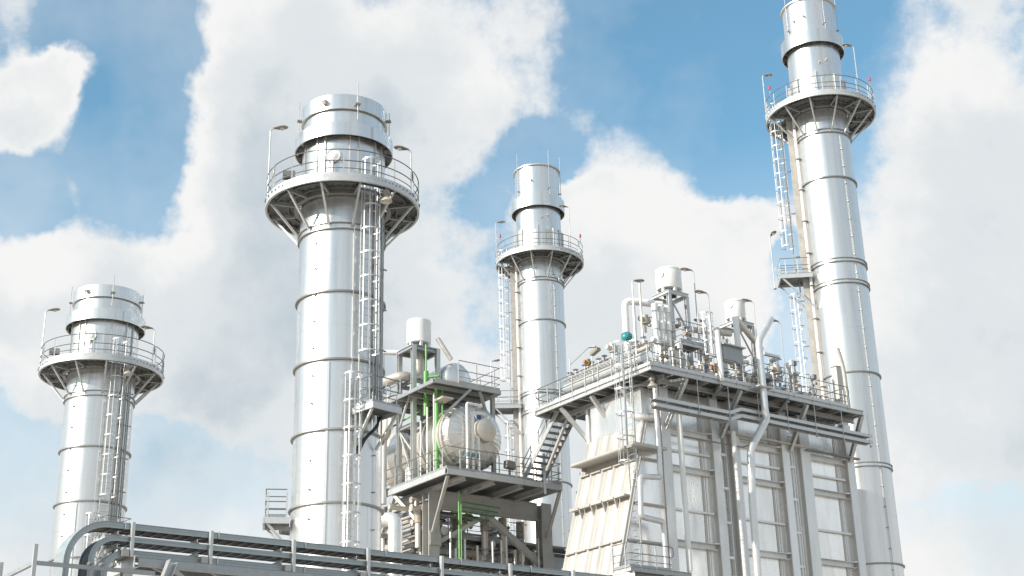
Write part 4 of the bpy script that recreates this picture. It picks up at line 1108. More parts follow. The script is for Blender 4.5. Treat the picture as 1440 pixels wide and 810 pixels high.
def silencer(label, c, r, z0, z1, zbase, half, cols, m='white_paint'):
    S = Pl('vent_silencer', label, 'silencer', (c[0], c[1], z0), 'drum silencers on steel frames')
    S.part('drum', S.mb().lathe([(0, z1), (r * 0.97, z1), (r, z1 - 0.03), (r, z0 + 0.02), (r * 0.98, z0), (r * 0.55, z0)], 40, M=Matrix.Translation((c[0], c[1], 0))), m)
    S.part('top_band', S.mb().lathe([(r + 0.001, z1 - 0.1), (r + 0.015, z1 - 0.1), (r + 0.015, z1 - 0.05), (r + 0.001, z1 - 0.05)], 40, M=Matrix.Translation((c[0], c[1], 0))), m, None, 50)
    S.part('skirt', S.mb().lathe([(r * 0.55, z0), (r * 0.5, z0 - 0.35)], 24, M=Matrix.Translation((c[0], c[1], 0))), 'steel_dark')
    for k in range(6):
        a = 2 * math.pi * k / 6 + 0.3
        x, y = c[0] + math.cos(a) * r * 0.86, c[1] + math.sin(a) * r * 0.86
        S.part('foot', S.mb().box(x - 0.07, x + 0.07, y - 0.07, y + 0.07, z0 - 0.26, z0 + 0.02), m)
    S.part('side_hatch', S.mb().tube((c[0] - r * 0.93, c[1] - r * 0.25, (z0 + z1) / 2 + 0.15), (c[0] - r * 1.08, c[1] - r * 0.29, (z0 + z1) / 2 + 0.15), 0.16, 12), 'pipe_clad')
    Fm = Pl('silencer_stand', label.replace('silencer', 'silencer stand').replace('white drum', 'four-legged steel').replace('topping the', 'inside the'), 'stand', (c[0], c[1], zbase), 'steel frames under the silencers')
    zt = z0 - 0.28
    h = half
    for dx, dy in ((-h, -h), (h, -h), (-h, h), (h, h)):
        Fm.part('leg', Fm.mb().hbeam((c[0] + dx, c[1] + dy, zbase), (c[0] + dx, c[1] + dy, zt - 0.2), 0.2, 0.2, 0.02, (0, 1, 0)), cols)
    for a, b in (((-h, -h), (h, -h)), ((h, -h), (h, h)), ((h, h), (-h, h)), ((-h, h), (-h, -h))):
        Fm.part('top_beam', Fm.mb().hbeam((c[0] + a[0] * 1.12, c[1] + a[1] * 1.12, zt - 0.1), (c[0] + b[0] * 1.12, c[1] + b[1] * 1.12, zt - 0.1), 0.12, 0.195), cols)
    Fm.part('brace', Fm.mb().bar((c[0] - h, c[1] - h - 0.02, zt - 0.3), (c[0] + h, c[1] - h - 0.02, zt - 2.2), 0.07, 0.07), cols)
    Fm.part('brace', Fm.mb().bar((c[0] - h - 0.02, c[1] + h, zt - 0.3), (c[0] - h - 0.02, c[1] - h, zt - 2.2), 0.07, 0.07), cols)
    return S


silencer('white drum silencer topping the left steel frame on the boiler', (45.55, 50.25), 0.70, 26.95, 28.1, ZD + 0.1, 0.62, 'galvanised_light')
silencer('smaller white drum silencer topping the right steel frame on the boiler', (51.1, 51.0), 0.57, 26.6, 27.65, ZD + 0.1, 0.6, 'galvanised_light')
pipe('beige pipe slanting down beside the right silencer frame', [(49.9, 49.8, 26.1), (51.9, 50.0, 24.7)], 0.17, 'pipe_beige')
pipe('white riser left of the right silencer', [(49.9, 49.8, 26.15), (49.9, 49.8, 22.0)], 0.17, 'white_paint', bands=1.2)
pipe('beige pipe linking the two silencer frames', [(46.6, 50.3, 25.0), (49.6, 50.0, 25.2)], 0.17, 'pipe_beige', bands=1.1)
# safety valve risers
for k, (u, v) in enumerate(((43.35, 49.05), (43.75, 49.0), (44.15, 48.95))):
    P = pipe(['leftmost', 'middle', 'rightmost'][k] + ' of three white safety valve risers on the boiler top', [(u, v, 21.3), (u, v, 24.9 + 0.15 * k)], 0.13, 'white_paint', name='safety_valve_riser', group='three white safety valve risers', bands=0.9)
    P.part('valve_barrel', P.mb().tube((u, v, 24.0), (u, v, 24.45), 0.19, 12), 'white_paint')
    P.part('spring_cap', P.mb().tube((u, v, 25.0), (u, v, 25.35), 0.17, 12), 'white_paint')
sp = Pl('service_platform', 'small railed service platform below the left silencer', 'platform', (45.0, 48.9, 23.2))
sp.part('deck_rim', sp.mb().channel((44.35, 48.3, 23.25), (46.0, 48.3, 23.25), 0.08, 0.2), 'galvanised_light'); sp.part('deck_rim', sp.mb().channel((44.35, 49.6, 23.25), (44.35, 48.36, 23.25), 0.08, 0.2), 'galvanised_light')
gm = sp.mb(); grate(gm, 44.4, 46.0, 48.35, 49.6, 23.3, 'y', 0.14, 0.11, 0.04); sp.part('grating', gm, 'grating')['kind'] = 'stuff'
for u in (44.45, 45.9):
    for v in (48.4, 49.5): sp.part('leg', sp.mb().box(u - 0.05, u + 0.05, v - 0.05, v + 0.05, ZD + 0.15, 23.16), 'galvanised_light')
rail_run(sp.o, [(44.35, 49.6, 23.36), (44.35, 48.3, 23.36), (46.0, 48.3, 23.36)], sp.b, h=1.1, ends=(False, False), spacing=0.7)
l2 = Pl('roof_ladder', 'caged ladder beside the left silencer frame on the boiler', 'ladder', (46.2, 48.6, ZD + 0.1))
ladder(l2.o, (0, 0), 0, 4.4, rad(0), cage0=2.0, cage_top=4.3, half=0.25, rad_=0.38, hoop=0.8)
sd = Pl('steam_drum', 'beige dished end of the steam drum behind the walkway rail', 'vessel', (44.3, 51, 21))
Mx = Matrix.Translation((44.35, 48.75, 22.1)) @ Matrix.Rotation(rad(90), 4, 'X')
sd.part('shell', sd.mb().lathe([(0.85, -4.5), (0.85, 0.0)], 40, M=Mx), 'pipe_beige')
sd.part('dished_end', sd.mb().lathe([(0.85, 0.0), (0.82, 0.15), (0.66, 0.30), (0.4, 0.40), (0.0, 0.44)], 40, M=Mx), 'pipe_beige')
for v in (49.4, 52.4): sd.part('saddle', sd.mb().box(43.7, 45.0, v - 0.12, v + 0.12, ZD + 0.15, 21.6), 'steel_frame')
sd.part('manway', sd.mb().tube((44.35, 48.2, 22.1), (44.35, 48.38, 22.1), 0.28, 16), 'galvanised')
s2 = Pl('second_drum', 'beige cone-ended vessel below the right silencer', 'vessel', (49.4, 51, 21))
Mx = Matrix.Translation((49.2, 48.9, 22.0)) @ Matrix.Rotation(rad(90), 4, 'X')
s2.part('shell', s2.mb().lathe([(0.75, -4.0), (0.75, 0.0)], 40, M=Mx), 'pipe_beige'); s2.part('cone_end', s2.mb().lathe([(0.75, 0), (0.35, 0.45), (0.3, 0.5), (0, 0.5)], 40, M=Mx), 'pipe_beige')
for v in (49.6, 51.9): s2.part('saddle', s2.mb().box(48.6, 49.8, v - 0.12, v + 0.12, ZD + 0.15, 21.5), 'steel_frame')
bx = Pl('instrument_cabinet', 'grey open instrument cabinet on legs between the two silencers', 'cabinet', (48.1, 48.7, 22))
bx.part('housing', bx.mb().box(47.5, 48.9, 48.5, 48.9, 22.9, 23.75), 'galvanised'); bx.part('roof', bx.mb().box(47.4, 49.0, 48.3, 49.0, 23.76, 23.82), 'galvanised_light')
for u in (47.6, 48.8): bx.part('leg', bx.mb().box(u - 0.05, u + 0.05, 48.65, 48.75, ZD + 0.15, 22.9), 'galvanised_light')
s3 = Pl('service_platform', 'small railed service platform below the right silencer', 'platform', (51.0, 49.0, 22.6))
s3.part('deck_rim', s3.mb().channel((50.0, 48.6, 22.55), (51.9, 48.6, 22.55), 0.08, 0.2), 'galvanised_light')
gm = s3.mb(); grate(gm, 50.05, 51.9, 48.65, 49.8, 22.6, 'y', 0.14, 0.11, 0.04); s3.part('grating', gm, 'grating')['kind'] = 'stuff'
for u in (50.1, 51.8): s3.part('leg', s3.mb().box(u - 0.05, u + 0.05, 48.7, 48.8, ZD + 0.15, 22.45), 'galvanised_light')
rail_run(s3.o, [(50.0, 49.7, 22.66), (50.0, 48.6, 22.66), (51.9, 48.6, 22.66), (51.9, 49.7, 22.66)], s3.b, h=1.1, ends=(False, False), spacing=0.65)
# cluster of pipework and valves along the near walkway
for k in range(22):
    u = 46.6 + 0.36 * k
    valve(ORD[k] + ' hand valve from the bent vent pipe side, along the right-hand walkway', (u, 47.7 + 0.5 * (k % 3) / 2, 21.25 + 0.25 * (k % 4)), 'uv'[k % 2], 0.8 + 0.25 * ((k * 7) % 3) / 2, ['steel_dark', 'galvanised', 'blue_paint', 'orange_rust'][k % 4], 'hand valves along the right-hand walkway')
for k in range(10):
    u = 43.0 + 0.62 * k + 0.2 * (k % 3)
    valve('small hand valve among the risers behind the walkway corner', (u, 48.1 + 0.8 * (k % 2), 22.2 + 0.75 * ((k * 5) % 4)), 'uv'[k % 2], 1.0, ['steel_dark', 'valve_body', 'blue_paint'][k % 3], 'hand valves behind the walkway corner')
for k in range(16):
    u = 42.6 + 0.78 * k
    h = 21.9 + 1.9 * ((k * 37) % 10) / 10
    pipe('thin upright pipe among the pipework on the boiler top', [(u, 48.5 + 0.35 * (k % 4), ZD + 0.2), (u, 48.5 + 0.35 * (k % 4), h), (u + 0.5, 48.6 + 0.4 * (k % 4), h + 0.1)], 0.045 + 0.03 * (k % 3), ['white_paint', 'pipe_clad', 'pipe_beige'][k % 3], group='thin upright pipes on the boiler top', n=8)
for k, (z, v) in enumerate(((21.3, 47.5), (21.6, 48.0), (21.9, 48.35))):
    pipe(['lowest', 'middle', 'topmost'][k] + ' thin header pipe along the right-hand walkway', [(43.2, v, z), (53.6, v, z)], 0.07 + 0.02 * k, ['pipe_clad', 'pipe_beige', 'pipe_clad'][k], n=8)
actuator('actuator with dark wheel standing above the right-hand walkway rail', (50.0, 47.2, 21.75), 1.3, 'valve_body')
actuator('white actuator with blue cap behind the walkway corner', (43.0, 48.6, 22.6), 1.1, 'white_paint')
actuator('rusty orange actuator behind the right-hand walkway rail', (46.0, 47.6, 21.3), 1.2, 'orange_rust')
actuator('dark twin actuator on the risers left of the silencer', (44.0, 50.6, 24.4), 1.3, 'valve_body')
fp = pipe('leaning flat-ended vent pipe at the right end of the walkway', [(54.75, 47.0, 24.5), (55.05, 47.0, 23.4), (55.1, 47.0, 20.9)], 0.12, 'tray_brown', bend=0.5)
bxv = Pl('vent_duct', 'upright square metal duct at the right end of the walkway', 'duct', (56.2, 48.5, 20.5))
bxv.part('shaft', bxv.mb().box(55.95, 56.45, 48.3, 48.7, 20.5, 24.0), 'duct_sheet'); bxv.part('cover', bxv.mb().box(55.9, 56.5, 48.25, 48.75, 24.0, 24.06), 'pipe_beige')
rt = random.Random(5)
for k in range(26):
    u = 42.7 + rt.uniform(0, 11.6); v = rt.uniform(47.0, 48.2) if k % 2 else rt.uniform(48.4, 50.2)
    z = ZD + 0.2; h = rt.uniform(0.5, 1.5) if k % 2 else rt.uniform(0.9, 3.0)
    P = pipe('slender instrument pipe with a small box among the roof gear', [(u, v, z), (u, v, z + h)], rt.uniform(0.025, 0.05), rt.choice(['white_paint', 'galvanised', 'pipe_beige']), name='instrument_stand', cat='instrument', group='instrument stands on the boiler top', n=6)
    P.part('transmitter_box', P.mb().box(u - 0.1, u + 0.1, v - 0.09, v + 0.07, z + h, z + h + rt.uniform(0.14, 0.3)), rt.choice(['blue_paint', 'galvanised', 'steel_dark', 'white_paint', 'valve_body']))
    P.part('dial', P.mb().tube((u, v - 0.13, z + h * 0.8), (u, v - 0.08, z + h * 0.8), 0.08, 10), 'steel_dark')
for k in range(18):
    u = 42.8 + rt.uniform(0, 10.8); v = rt.uniform(48.3, 50.6); z = rt.uniform(21.4, 24.6 if u < 47 or 49.5 < u < 52.5 else 22.6); Ln = rt.uniform(0.8, 2.4)
    pipe('short crossing pipe among the roof gear', [(u, v, z), (u + Ln * 0.7, v, z), (u + Ln * 0.7, v + Ln * 0.4, z), (u + Ln * 0.7, v + Ln * 0.4, z - 0.8)], rt.choice([0.05, 0.07, 0.1]), rt.choice(['white_paint', 'pipe_clad', 'pipe_beige']), bend=0.15, group='short crossing pipes on the boiler top', n=8)
ir = Pl('inner_railing', 'inner handrail behind the valves along the right-hand walkway', 'railing', (48, 48.3, ZD))
rail_run(ir.o, [(46.8, 48.3, ZD + 0.14), (54.3, 48.3, ZD + 0.14)], ir.b, h=1.15, ends=(True, True), spacing=1.3, toe=False)
ir2 = Pl('inner_railing', 'inner handrail behind the left header pipe', 'railing', (42.4, 52, ZD))
rail_run(ir2.o, [(42.4, 49.0, ZD + 0.14), (42.4, 55.5, ZD + 0.14)], ir2.b, h=1.15, ends=(True, True), spacing=1.3, toe=False)
# lamp posts on the boiler top
for lab, (u, v, z), h, az in (('lamp post at the left walkway corner beside the white riser', (41.0, 47.95, ZD + 0.1), 5.0, 60),
                              ('tallest lamp post, right of the left silencer drum', (47.2, 50.0, ZD + 0.1), 7.6, -95),
                              ('lamp post with a raised head between the two silencers', (45.3, 47.0, ZD + 0.1), 4.9, -100),
                              ('lamp post just right of the right silencer drum', (51.8, 50.2, ZD + 0.1), 6.8, -95),
                              ('lamp post standing behind the right-hand walkway rail', (50.95, 47.5, ZD + 0.1), 4.6, -100),
                              ('low lamp post behind the pipe between the silencer frames', (48.4, 50.6, ZD + 0.1), 5.0, -110)):
    lamp_post(lab, tuple(W(u, v, z)), h, az, 'lamp posts on the boiler top')

# ---------------------------------------------------------------- central equipment structure
ZL = 17.2                                    # lower deck
sf = Pl('steel_structure', 'grey steel support structure of columns and braces under the domed vessel', 'steel frame', (39.8, 60, 0))
def hcol(pl, u, v, z0, z1, w, m='steel_frame'): return pl.part('column', pl.mb().hbeam((u, v, z0), (u, v, z1), w, w, 0.05, (0, 1, 0)), m)
for u, v, w in ((36.55, 60.2, 0.66), (43.55, 59.7, 0.66), (36.55, 65.0, 0.5), (43.55, 65.0, 0.5)): hcol(sf, u, v, 0, ZL - 0.3, w)
FV, BV, LU, RU = 56.8, 63.6, 35.45, 42.75
sf.part('edge_girder', sf.mb().channel((RU, FV, ZL - 0.02), (LU, FV, ZL - 0.02), 0.12, 0.29, 0.03), 'galvanised_light')
sf.part('edge_girder', sf.mb().channel((LU, FV + 0.08, ZL - 0.02), (LU, BV, ZL - 0.02), 0.12, 0.29, 0.03), 'galvanised_light')
sf.part('edge_girder', sf.mb().channel((RU, FV, ZL - 0.02), (RU, BV, ZL - 0.02), 0.12, 0.29, 0.03), 'galvanised_light')
for k in range(7):
    u = 36.2 + 1.02 * k
    sf.part('stiffener_plate', sf.mb().box(u - 0.07, u + 0.07, FV - 0.075, FV - 0.062, ZL - 0.17, ZL + 0.14), 'galvanised_light')
sf.part('main_girder', sf.mb().hbeam((36.9, 60.0, ZL - 0.75), (43.2, 59.8, ZL - 0.75), 0.4, 0.95, 0.04), 'steel_frame')
sf.part('main_girder', sf.mb().hbeam((36.5, 60.2, ZL - 0.5), (36.5, 65.0, ZL - 0.5), 0.3, 0.5, 0.04), 'steel_frame')
for u in (36.6, 38.4, 40.2, 41.6): sf.part('cross_beam', sf.mb().hbeam((u, FV + 0.1, ZL - 0.2), (u, BV, ZL - 0.2), 0.2, 0.3, 0.03), 'steel_frame')
for a, b, w in (((LU + 0.15, FV + 0.15, ZL - 0.2), (36.45, 59.9, ZL - 2.6), 0.16), ((RU - 0.05, FV + 0.1, ZL - 0.2), (43.55, 59.4, ZL - 2.2), 0.16),
             ((35.6, 62.4, ZL - 0.2), (36.45, 60.6, ZL - 2.3), 0.18), ((35.6, 62.4, ZL - 0.2), (35.8, 64.6, ZL - 2.6), 0.18),
             ((36.9, 60.2, ZL - 3.0), (40.0, 60.0, ZL - 1.2), 0.22), ((43.3, 59.8, ZL - 3.6), (39.8, 59.9, ZL - 1.2), 0.3),
             ((43.3, 59.8, ZL - 3.4), (41.2, 62.5, ZL - 0.5), 0.2), ((36.9, 60.1, ZL - 6.6), (39.9, 60.0, ZL - 4.2), 0.18), ((43.3, 59.9, ZL - 6.8), (40.2, 60.0, ZL - 4.2), 0.22),
             ((36.5, 60.8, ZL - 6.2), (36.5, 62.6, ZL - 3.7), 0.2), ((36.5, 64.8, ZL - 6.4), (36.5, 62.8, ZL - 3.7), 0.2), ((41.5, 62, ZL - 5.2), (43.2, 65, ZL - 6.6), 0.18)):
    sf.part('diagonal_brace', sf.mb().bar(a, b, w, w), 'steel_frame')
for z in (ZL - 4.0, ZL - 8.4):
    sf.part('tie_beam', sf.mb().hbeam((36.9, 60.1, z), (43.3, 59.8, z), 0.2, 0.24, 0.03), 'steel_frame')
    sf.part('tie_beam', sf.mb().hbeam((36.5, 60.5, z), (36.5, 64.8, z), 0.2, 0.24, 0.03), 'galvanised_light')
    sf.part('tie_beam', sf.mb().hbeam((43.5, 60.0, z), (43.5, 64.8, z), 0.2, 0.24, 0.03), 'steel_frame')
for z, m in ((ZL - 3.2, 0), (ZL - 3.15, 1)): sf.part('gusset', sf.mb().box(36.25, 36.9, 59.80 - 0.03 * m, 59.86 - 0.03 * m, z, z + 0.7 - 0.2 * m), 'steel_frame')

ep = Pl('equipment_deck', 'railed lower deck carrying the domed vessel, reached by the stair', 'platform', (39.5, 60, ZL))
gm = ep.mb(); grate(gm, LU + 0.07, RU - 0.07, FV + 0.07, BV - 0.05, ZL + 0.09, 'x', 0.17, 0.14); ep.part('grating', gm, 'grating')['kind'] = 'stuff'
rail_run(ep.o, [(LU, 63.3, ZL + 0.15), (LU, FV, ZL + 0.15), (38.7, FV, ZL + 0.15)], ep.b, h=1.15, ends=(False, False), spacing=1.15)
rail_run(ep.o, [(38.7, FV, ZL + 0.15), (40.9, FV, ZL + 0.15)], ep.b, h=1.15, ends=(False, True), spacing=1.1)
rail_run(ep.o, [(42.1, FV, ZL + 0.15), (RU, FV, ZL + 0.15), (RU, 58.2, ZL + 0.15), (42.1, 58.2, ZL + 0.15)], ep.b, h=1.15, ends=(False, False), spacing=1.0)
# stair from the boiler walkway down to this deck
st = Pl('access_stair', 'open steel stair between the boiler walkway and the lower equipment deck', 'stair', (41.3, 56.5, ZL))
S0, S1 = V3((0, 57.6, ZL + 0.2)), V3((0, 53.9, ZD + 0.05))
for u, m in ((40.72, 'galvanised_light'), (41.98, 'steel_frame')):
    st.part('stringer', st.mb().bar((u, S0.y, S0.z), (u, S1.y, S1.z), 0.06, 0.26), m)
for k in range(13):
    t = (k + 0.5) / 13
    p = S0.lerp(S1, t)
    st.part('tread', st.mb().box(40.76, 41.94, p.y - 0.15, p.y + 0.13, p.z - 0.03, p.z + 0.03), 'steel_dark')
for u in (40.72, 41.98):
    rl = st.mb()
    for h in (1.0, 0.55): rl.path([(u, S0.y, S0.z + h), (u, S1.y, S1.z + h)], 0.027, 6)
    rp = st.part('handrail', rl, 'galvanised')
    for k in range(5):
        p = S0.lerp(S1, (k + 0.2) / 5)
        st.at('post', post_mesh(1.1), (u, p.y, p.z - 0.05), rp)
st.part('landing_strut', st.mb().tube((41.3, 56.1, ZL + 0.6), (41.3, 54.0, ZL + 3.1), 0.09, 8), 'steel_frame')
st.part('foot_post', st.mb().tube((41.6, 56.75, ZL - 0.5), (41.6, 56.75, ZL + 1.7), 0.08, 8), 'galvanised_light')

# the domed vessel
DU, DZ, DR = 37.85, 19.62, 1.86
dv = Pl('domed_vessel', 'large horizontal vessel in silver cladding with a dome of radial segments', 'vessel', (DU, 60, ZL))
Mx = Matrix.Translation((DU, 58.25, DZ)) @ Matrix.Rotation(rad(90), 4, 'X')
for k in range(7):
    dv.part('shell_section', dv.mb().lathe([(DR, -0.02 - 0.95 * k), (DR, -0.93 - 0.95 * k)], 56, M=Mx), 'vessel_clad' if k % 2 else 'pipe_beige')
    dv.part('shell_band', dv.mb().lathe([(DR + 0.012, -0.03 - 0.95 * k), (DR + 0.012, 0.03 - 0.95 * k)], 56, M=Mx), 'cladding')
dome = [(DR, 0.0), (DR - 0.02, 0.18), (DR - 0.16, 0.42), (DR - 0.5, 0.66), (DR - 1.0, 0.82), (0.32, 0.9)]
for k in range(34):
    a = 2 * math.pi * k / 34
    dv.part('dome_segment', dv.mb().lathe(dome, 2, a + 0.008, a + 2 * math.pi / 34 - 0.008, M=Mx), 'vessel_clad', None, 20)
    dv.part('dome_seam', dv.mb().path([Mx @ V3(((r_ + 0.006) * math.sin(a), -(r_ + 0.006) * math.cos(a), z_ + 0.006)) for r_, z_ in dome], 0.014, 4), 'casing_steel')
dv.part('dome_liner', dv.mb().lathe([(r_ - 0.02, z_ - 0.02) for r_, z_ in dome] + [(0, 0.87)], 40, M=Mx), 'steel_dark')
dv.part('manway_cover', dv.mb().lathe([(0.66, 0.55), (0.62, 1.25), (0.5, 1.32), (0, 1.34)], 28, M=Mx @ Matrix.Translation((0.25, 0.15, 0))), 'pipe_beige')
dv.part('name_plate', dv.mb().box(DU - 0.25, DU + 0.02, 57.2, 57.25, DZ + 0.72, DZ + 0.95), 'blue_paint')
for v in (59.3, 62.6): dv.part('saddle', dv.mb().box(DU - 1.2, DU + 1.2, v - 0.16, v + 0.16, ZL + 0.15, DZ - 1.2), 'steel_frame')
for k, (u, zt) in enumerate(((36.95, 21.1), (37.3, 20.65), (37.65, 20.2))):
    P = pipe('white stand pipe %s in front of the dome' % ['with the tallest bend', 'of middle height', 'with the lowest bend'][k], [(u, 57.15, ZL + 0.3), (u, 57.15, zt), (u + 0.95 - 0.1 * k, 57.15, zt - 0.02), (u + 1.0, 58.0, zt - 0.02)], 0.075, 'white_paint', bend=0.1, n=10)
    P.part('gauge_valve', P.mb().tube((u, 57.15, 18.2), (u, 57.15, 18.42), 0.095, 10).tube((u, 57.0, 18.31), (u, 57.3, 18.31), 0.05, 8), 'valve_teal')

# upper deck with its own vessel
ZU = 22.1
ud = Pl('upper_deck', 'railed upper deck above the domed vessel', 'platform', (37.2, 60, ZU))
ud.part('edge_beam', ud.mb().channel((39.3, 57.4, ZU), (35.1, 57.4, ZU), 0.1, 0.2), 'steel_frame'); ud.part('edge_beam', ud.mb().channel((35.1, 57.46, ZU), (35.1, 63.4, ZU), 0.1, 0.2), 'galvanised')
ud.part('edge_beam', ud.mb().channel((39.3, 57.46, ZU), (39.3, 63.4, ZU), 0.1, 0.2), 'steel_frame')
for k in range(6): ud.part('joist', ud.mb().hbeam((35.15, 58.2 + k, ZU - 0.06), (39.25, 58.2 + k, ZU - 0.06), 0.1, 0.18), 'steel_frame')
gm = ud.mb(); grate(gm, 35.16, 39.24, 57.46, 63.3, ZU + 0.06, 'x', 0.17, 0.14); ud.part('grating', gm, 'grating')['kind'] = 'stuff'
rail_run(ud.o, [(36.6, 57.4, ZU + 0.12), (39.25, 57.4, ZU + 0.12), (39.25, 60.5, ZU + 0.12)], ud.b, h=1.25, ends=(False, False), spacing=1.2)
rail_run(ud.o, [(35.1, 63.3, ZU + 0.12), (35.1, 61.0, ZU + 0.12)], ud.b, h=1.15, ends=(False, False), spacing=1.0)
for a, b in (((37.4, 57.45, ZU - 0.1), (36.0, 57.9, ZU - 1.6)), ((38.0, 57.5, ZU - 0.1), (39.1, 58.1, ZU - 1.9))): ud.part('knee_brace', ud.mb().bar(a, b, 0.14, 0.14), 'galvanised')
for u, v in ((39.15, 58.0), (39.15, 63.2), (35.3, 63.2)): ud.part('column', ud.mb().hbeam((u, v, ZL + 0.15), (u, v, ZU - 0.12), 0.2, 0.2, 0.02, (0, 1, 0)), 'steel_frame')
uv_ = Pl('upper_vessel', 'smaller silver vessel with a round end on the upper deck', 'vessel', (38.2, 62, ZU))
Mx = Matrix.Translation((38.3, 60.4, ZU + 1.35)) @ Matrix.Rotation(rad(90), 4, 'X')
uv_.part('shell', uv_.mb().lathe([(0.95, -3.2), (0.95, 0.0)], 40, M=Mx), 'cladding'); uv_.part('round_end', uv_.mb().lathe([(0.95, 0), (0.9, 0.2), (0.7, 0.4), (0.4, 0.52), (0, 0.56)], 40, M=Mx), 'cladding')
uv_.part('nozzle_cone', uv_.mb().lathe([(0.5, 0), (0.2, 0.6), (0.16, 0.7)], 20, M=Matrix.Translation((38.0, 59.3, ZU + 0.12))), 'pipe_beige')
for v in (60.8, 62.8): uv_.part('saddle', uv_.mb().box(37.7, 38.9, v - 0.1, v + 0.1, ZU + 0.12, ZU + 0.75), 'steel_frame')

# silencer tower
tw = Pl('silencer_tower', 'slim braced steel tower carrying the silencer above the green pipes', 'tower', (36.35, 61.2, ZL))
TU, TV, TZ = (35.62, 37.15), (60.45, 62.0), 25.0
for u in TU:
    for v in TV: tw.part('leg', tw.mb().hbeam((u, v, ZL + 0.15), (u, v, TZ), 0.24, 0.24, 0.03, (0, 1, 0)), 'galvanised_light')
for z in (TZ - 0.1, 20.55, 23.0):
    for a, b in (((TU[0], TV[0]), (TU[1], TV[0])), ((TU[0], TV[0]), (TU[0], TV[1])), ((TU[1], TV[0]), (TU[1], TV[1])), ((TU[0], TV[1]), (TU[1], TV[1]))):
        if z > 24: a, b = (a[0] + (0.12 if a[0] == TU[1] else -0.12), a[1]), (b[0] + (0.12 if b[0] == TU[1] else -0.12), b[1])
        tw.part('ring_beam', tw.mb().hbeam((a[0], a[1], z), (b[0], b[1], z), 0.14, 0.2, 0.02), 'galvanised')
for z0_, z1_ in ((17.6, 20.4), (20.7, 22.9)):
    tw.part('brace', tw.mb().bar((TU[0], TV[0] + 0.1, z0_ if z0_ < 18 else z1_), (TU[0], TV[1] - 0.1, z1_ if z0_ < 18 else z0_), 0.1, 0.1), 'galvanised_light')
    tw.part('brace', tw.mb().bar((TU[0], TV[1] - 0.1, z0_ if z0_ > 18 else z1_), (TU[0] + 0.1, TV[0] + 0.2, z1_ if z0_ > 18 else z0_ + 1.4), 0.08, 0.08), 'galvanised_light')
gm = tw.mb(); gm.box(TU[0] - 0.1, TU[1] + 0.1, TV[0] - 0.1, TV[1] + 0.1, TZ, TZ + 0.05); tw.part('top_plate', gm, 'galvanised')
sl = Pl('vent_silencer', 'white drum silencer topping the slim tower above the green pipes', 'silencer', (36.4, 61.2, TZ), 'drum silencers on steel frames')
Mt = Matrix.Translation((36.4, 61.2, 0))
sl.part('drum', sl.mb().lathe([(0, 26.75), (0.65, 26.75), (0.68, 26.72), (0.68, 25.42), (0.66, 25.40), (0.4, 25.40)], 40, M=Mt), 'white_paint')
sl.part('skirt', sl.mb().lathe([(0.40, 25.40), (0.36, 25.05)], 24, M=Mt), 'steel_dark')
for k in range(6):
    a = 2 * math.pi * k / 6 + 0.2
    sl.part('foot', sl.mb().box(36.4 + 0.58 * math.cos(a) - 0.07, 36.4 + 0.58 * math.cos(a) + 0.07, 61.2 + 0.58 * math.sin(a) - 0.07, 61.2 + 0.58 * math.sin(a) + 0.07, 25.05, 25.42), 'white_paint')

# pipework around it
pipe('big curving pipe feeding the silencer tower', [(34.9, 64.6, 23.0), (34.9, 62.6, 23.25), (35.1, 60.9, 23.3), (36.4, 61.2, 23.35), (36.4, 61.2, 24.95)], 0.27, 'pipe_beige', bend=0.75, bands=0.8)
pipe('white square-bent pipe left of the silencer', [(35.0, 62.9, 22.9), (35.0, 62.9, 25.15), (36.0, 62.2, 25.1)], 0.15, 'white_paint', bend=0.22)
pipe('beige pipe slanting down right of the silencer', [(37.2, 60.5, 25.7), (37.9, 60.2, 24.5)], 0.13, 'pipe_beige')
pipe('beige insulated elbow pipe between the broad stack and the tower', [(34.9, 67.0, 20.4), (35.2, 62.7, 20.25), (35.2, 62.35, 22.5)], 0.26, 'pipe_beige', bend=0.5, bands=0.7)
pipe('white upright pipe left of the tower', [(35.2, 63.0, 22.3), (35.2, 63.0, 16.6)], 0.2, 'white_paint', bands=1.2)
pipe('second white upright pipe left of the tower legs', [(35.2, 62.2, 22.0), (35.2, 62.2, 20.6)], 0.14, 'white_paint')
pipe('silver gooseneck pipe at the foot of the broad stack', [(29.3, 54.4, 13.55), (30.0, 53.4, 13.6), (30.1, 52.7, 13.5), (30.1, 52.7, 9.0)], 0.33, 'pipe_clad', bend=0.75, bands=0.9, n=20)
GR = [((36.05, 59.85, 20.9), (36.05, 59.85, 25.0), 0.09), ((36.05, 59.85, 20.9), (36.05, 59.85, 23.4), 0.145), ((36.1, 58.85, ZL + 0.2), (36.1, 58.85, 22.6), 0.115), ((36.35, 58.65, ZL + 0.2), (36.35, 58.65, 22.4), 0.05)]
for k, (a, b, r_) in enumerate(GR[1:]):
    pipe(['thick bright green pipe hanging below the silencer', 'long green pipe standing on the lower deck', 'thin green pipe close beside the long one'][k], [a, b], r_, 'green_paint', bands=1.3)
pipe('thin green pipe rising to the silencer deck', [(36.05, 59.85, 23.3), (36.05, 59.85, 24.95)], 0.05, 'green_paint')
pipe('short green cross pipe joining the two green pipes', [(36.05, 59.8, 23.05), (36.6, 59.3, 23.1), (36.2, 58.85, 22.95)], 0.06, 'green_paint', bend=0.2)
pipe('second green cross pipe just below the first', [(36.1, 59.8, 22.5), (36.15, 58.9, 22.45)], 0.04, 'green_dark')
pipe('thin green branch pipe leading left at mid height', [(36.0, 60.4, 21.3), (35.6, 62.6, 20.9), (35.5, 64.2, 20.9)], 0.05, 'green_paint')
pipe('bright green drop pipe below the lower deck', [(37.3, 58.6, ZL - 0.5), (37.3, 58.6, 9.0)], 0.05, 'green_paint', bands=1.6)
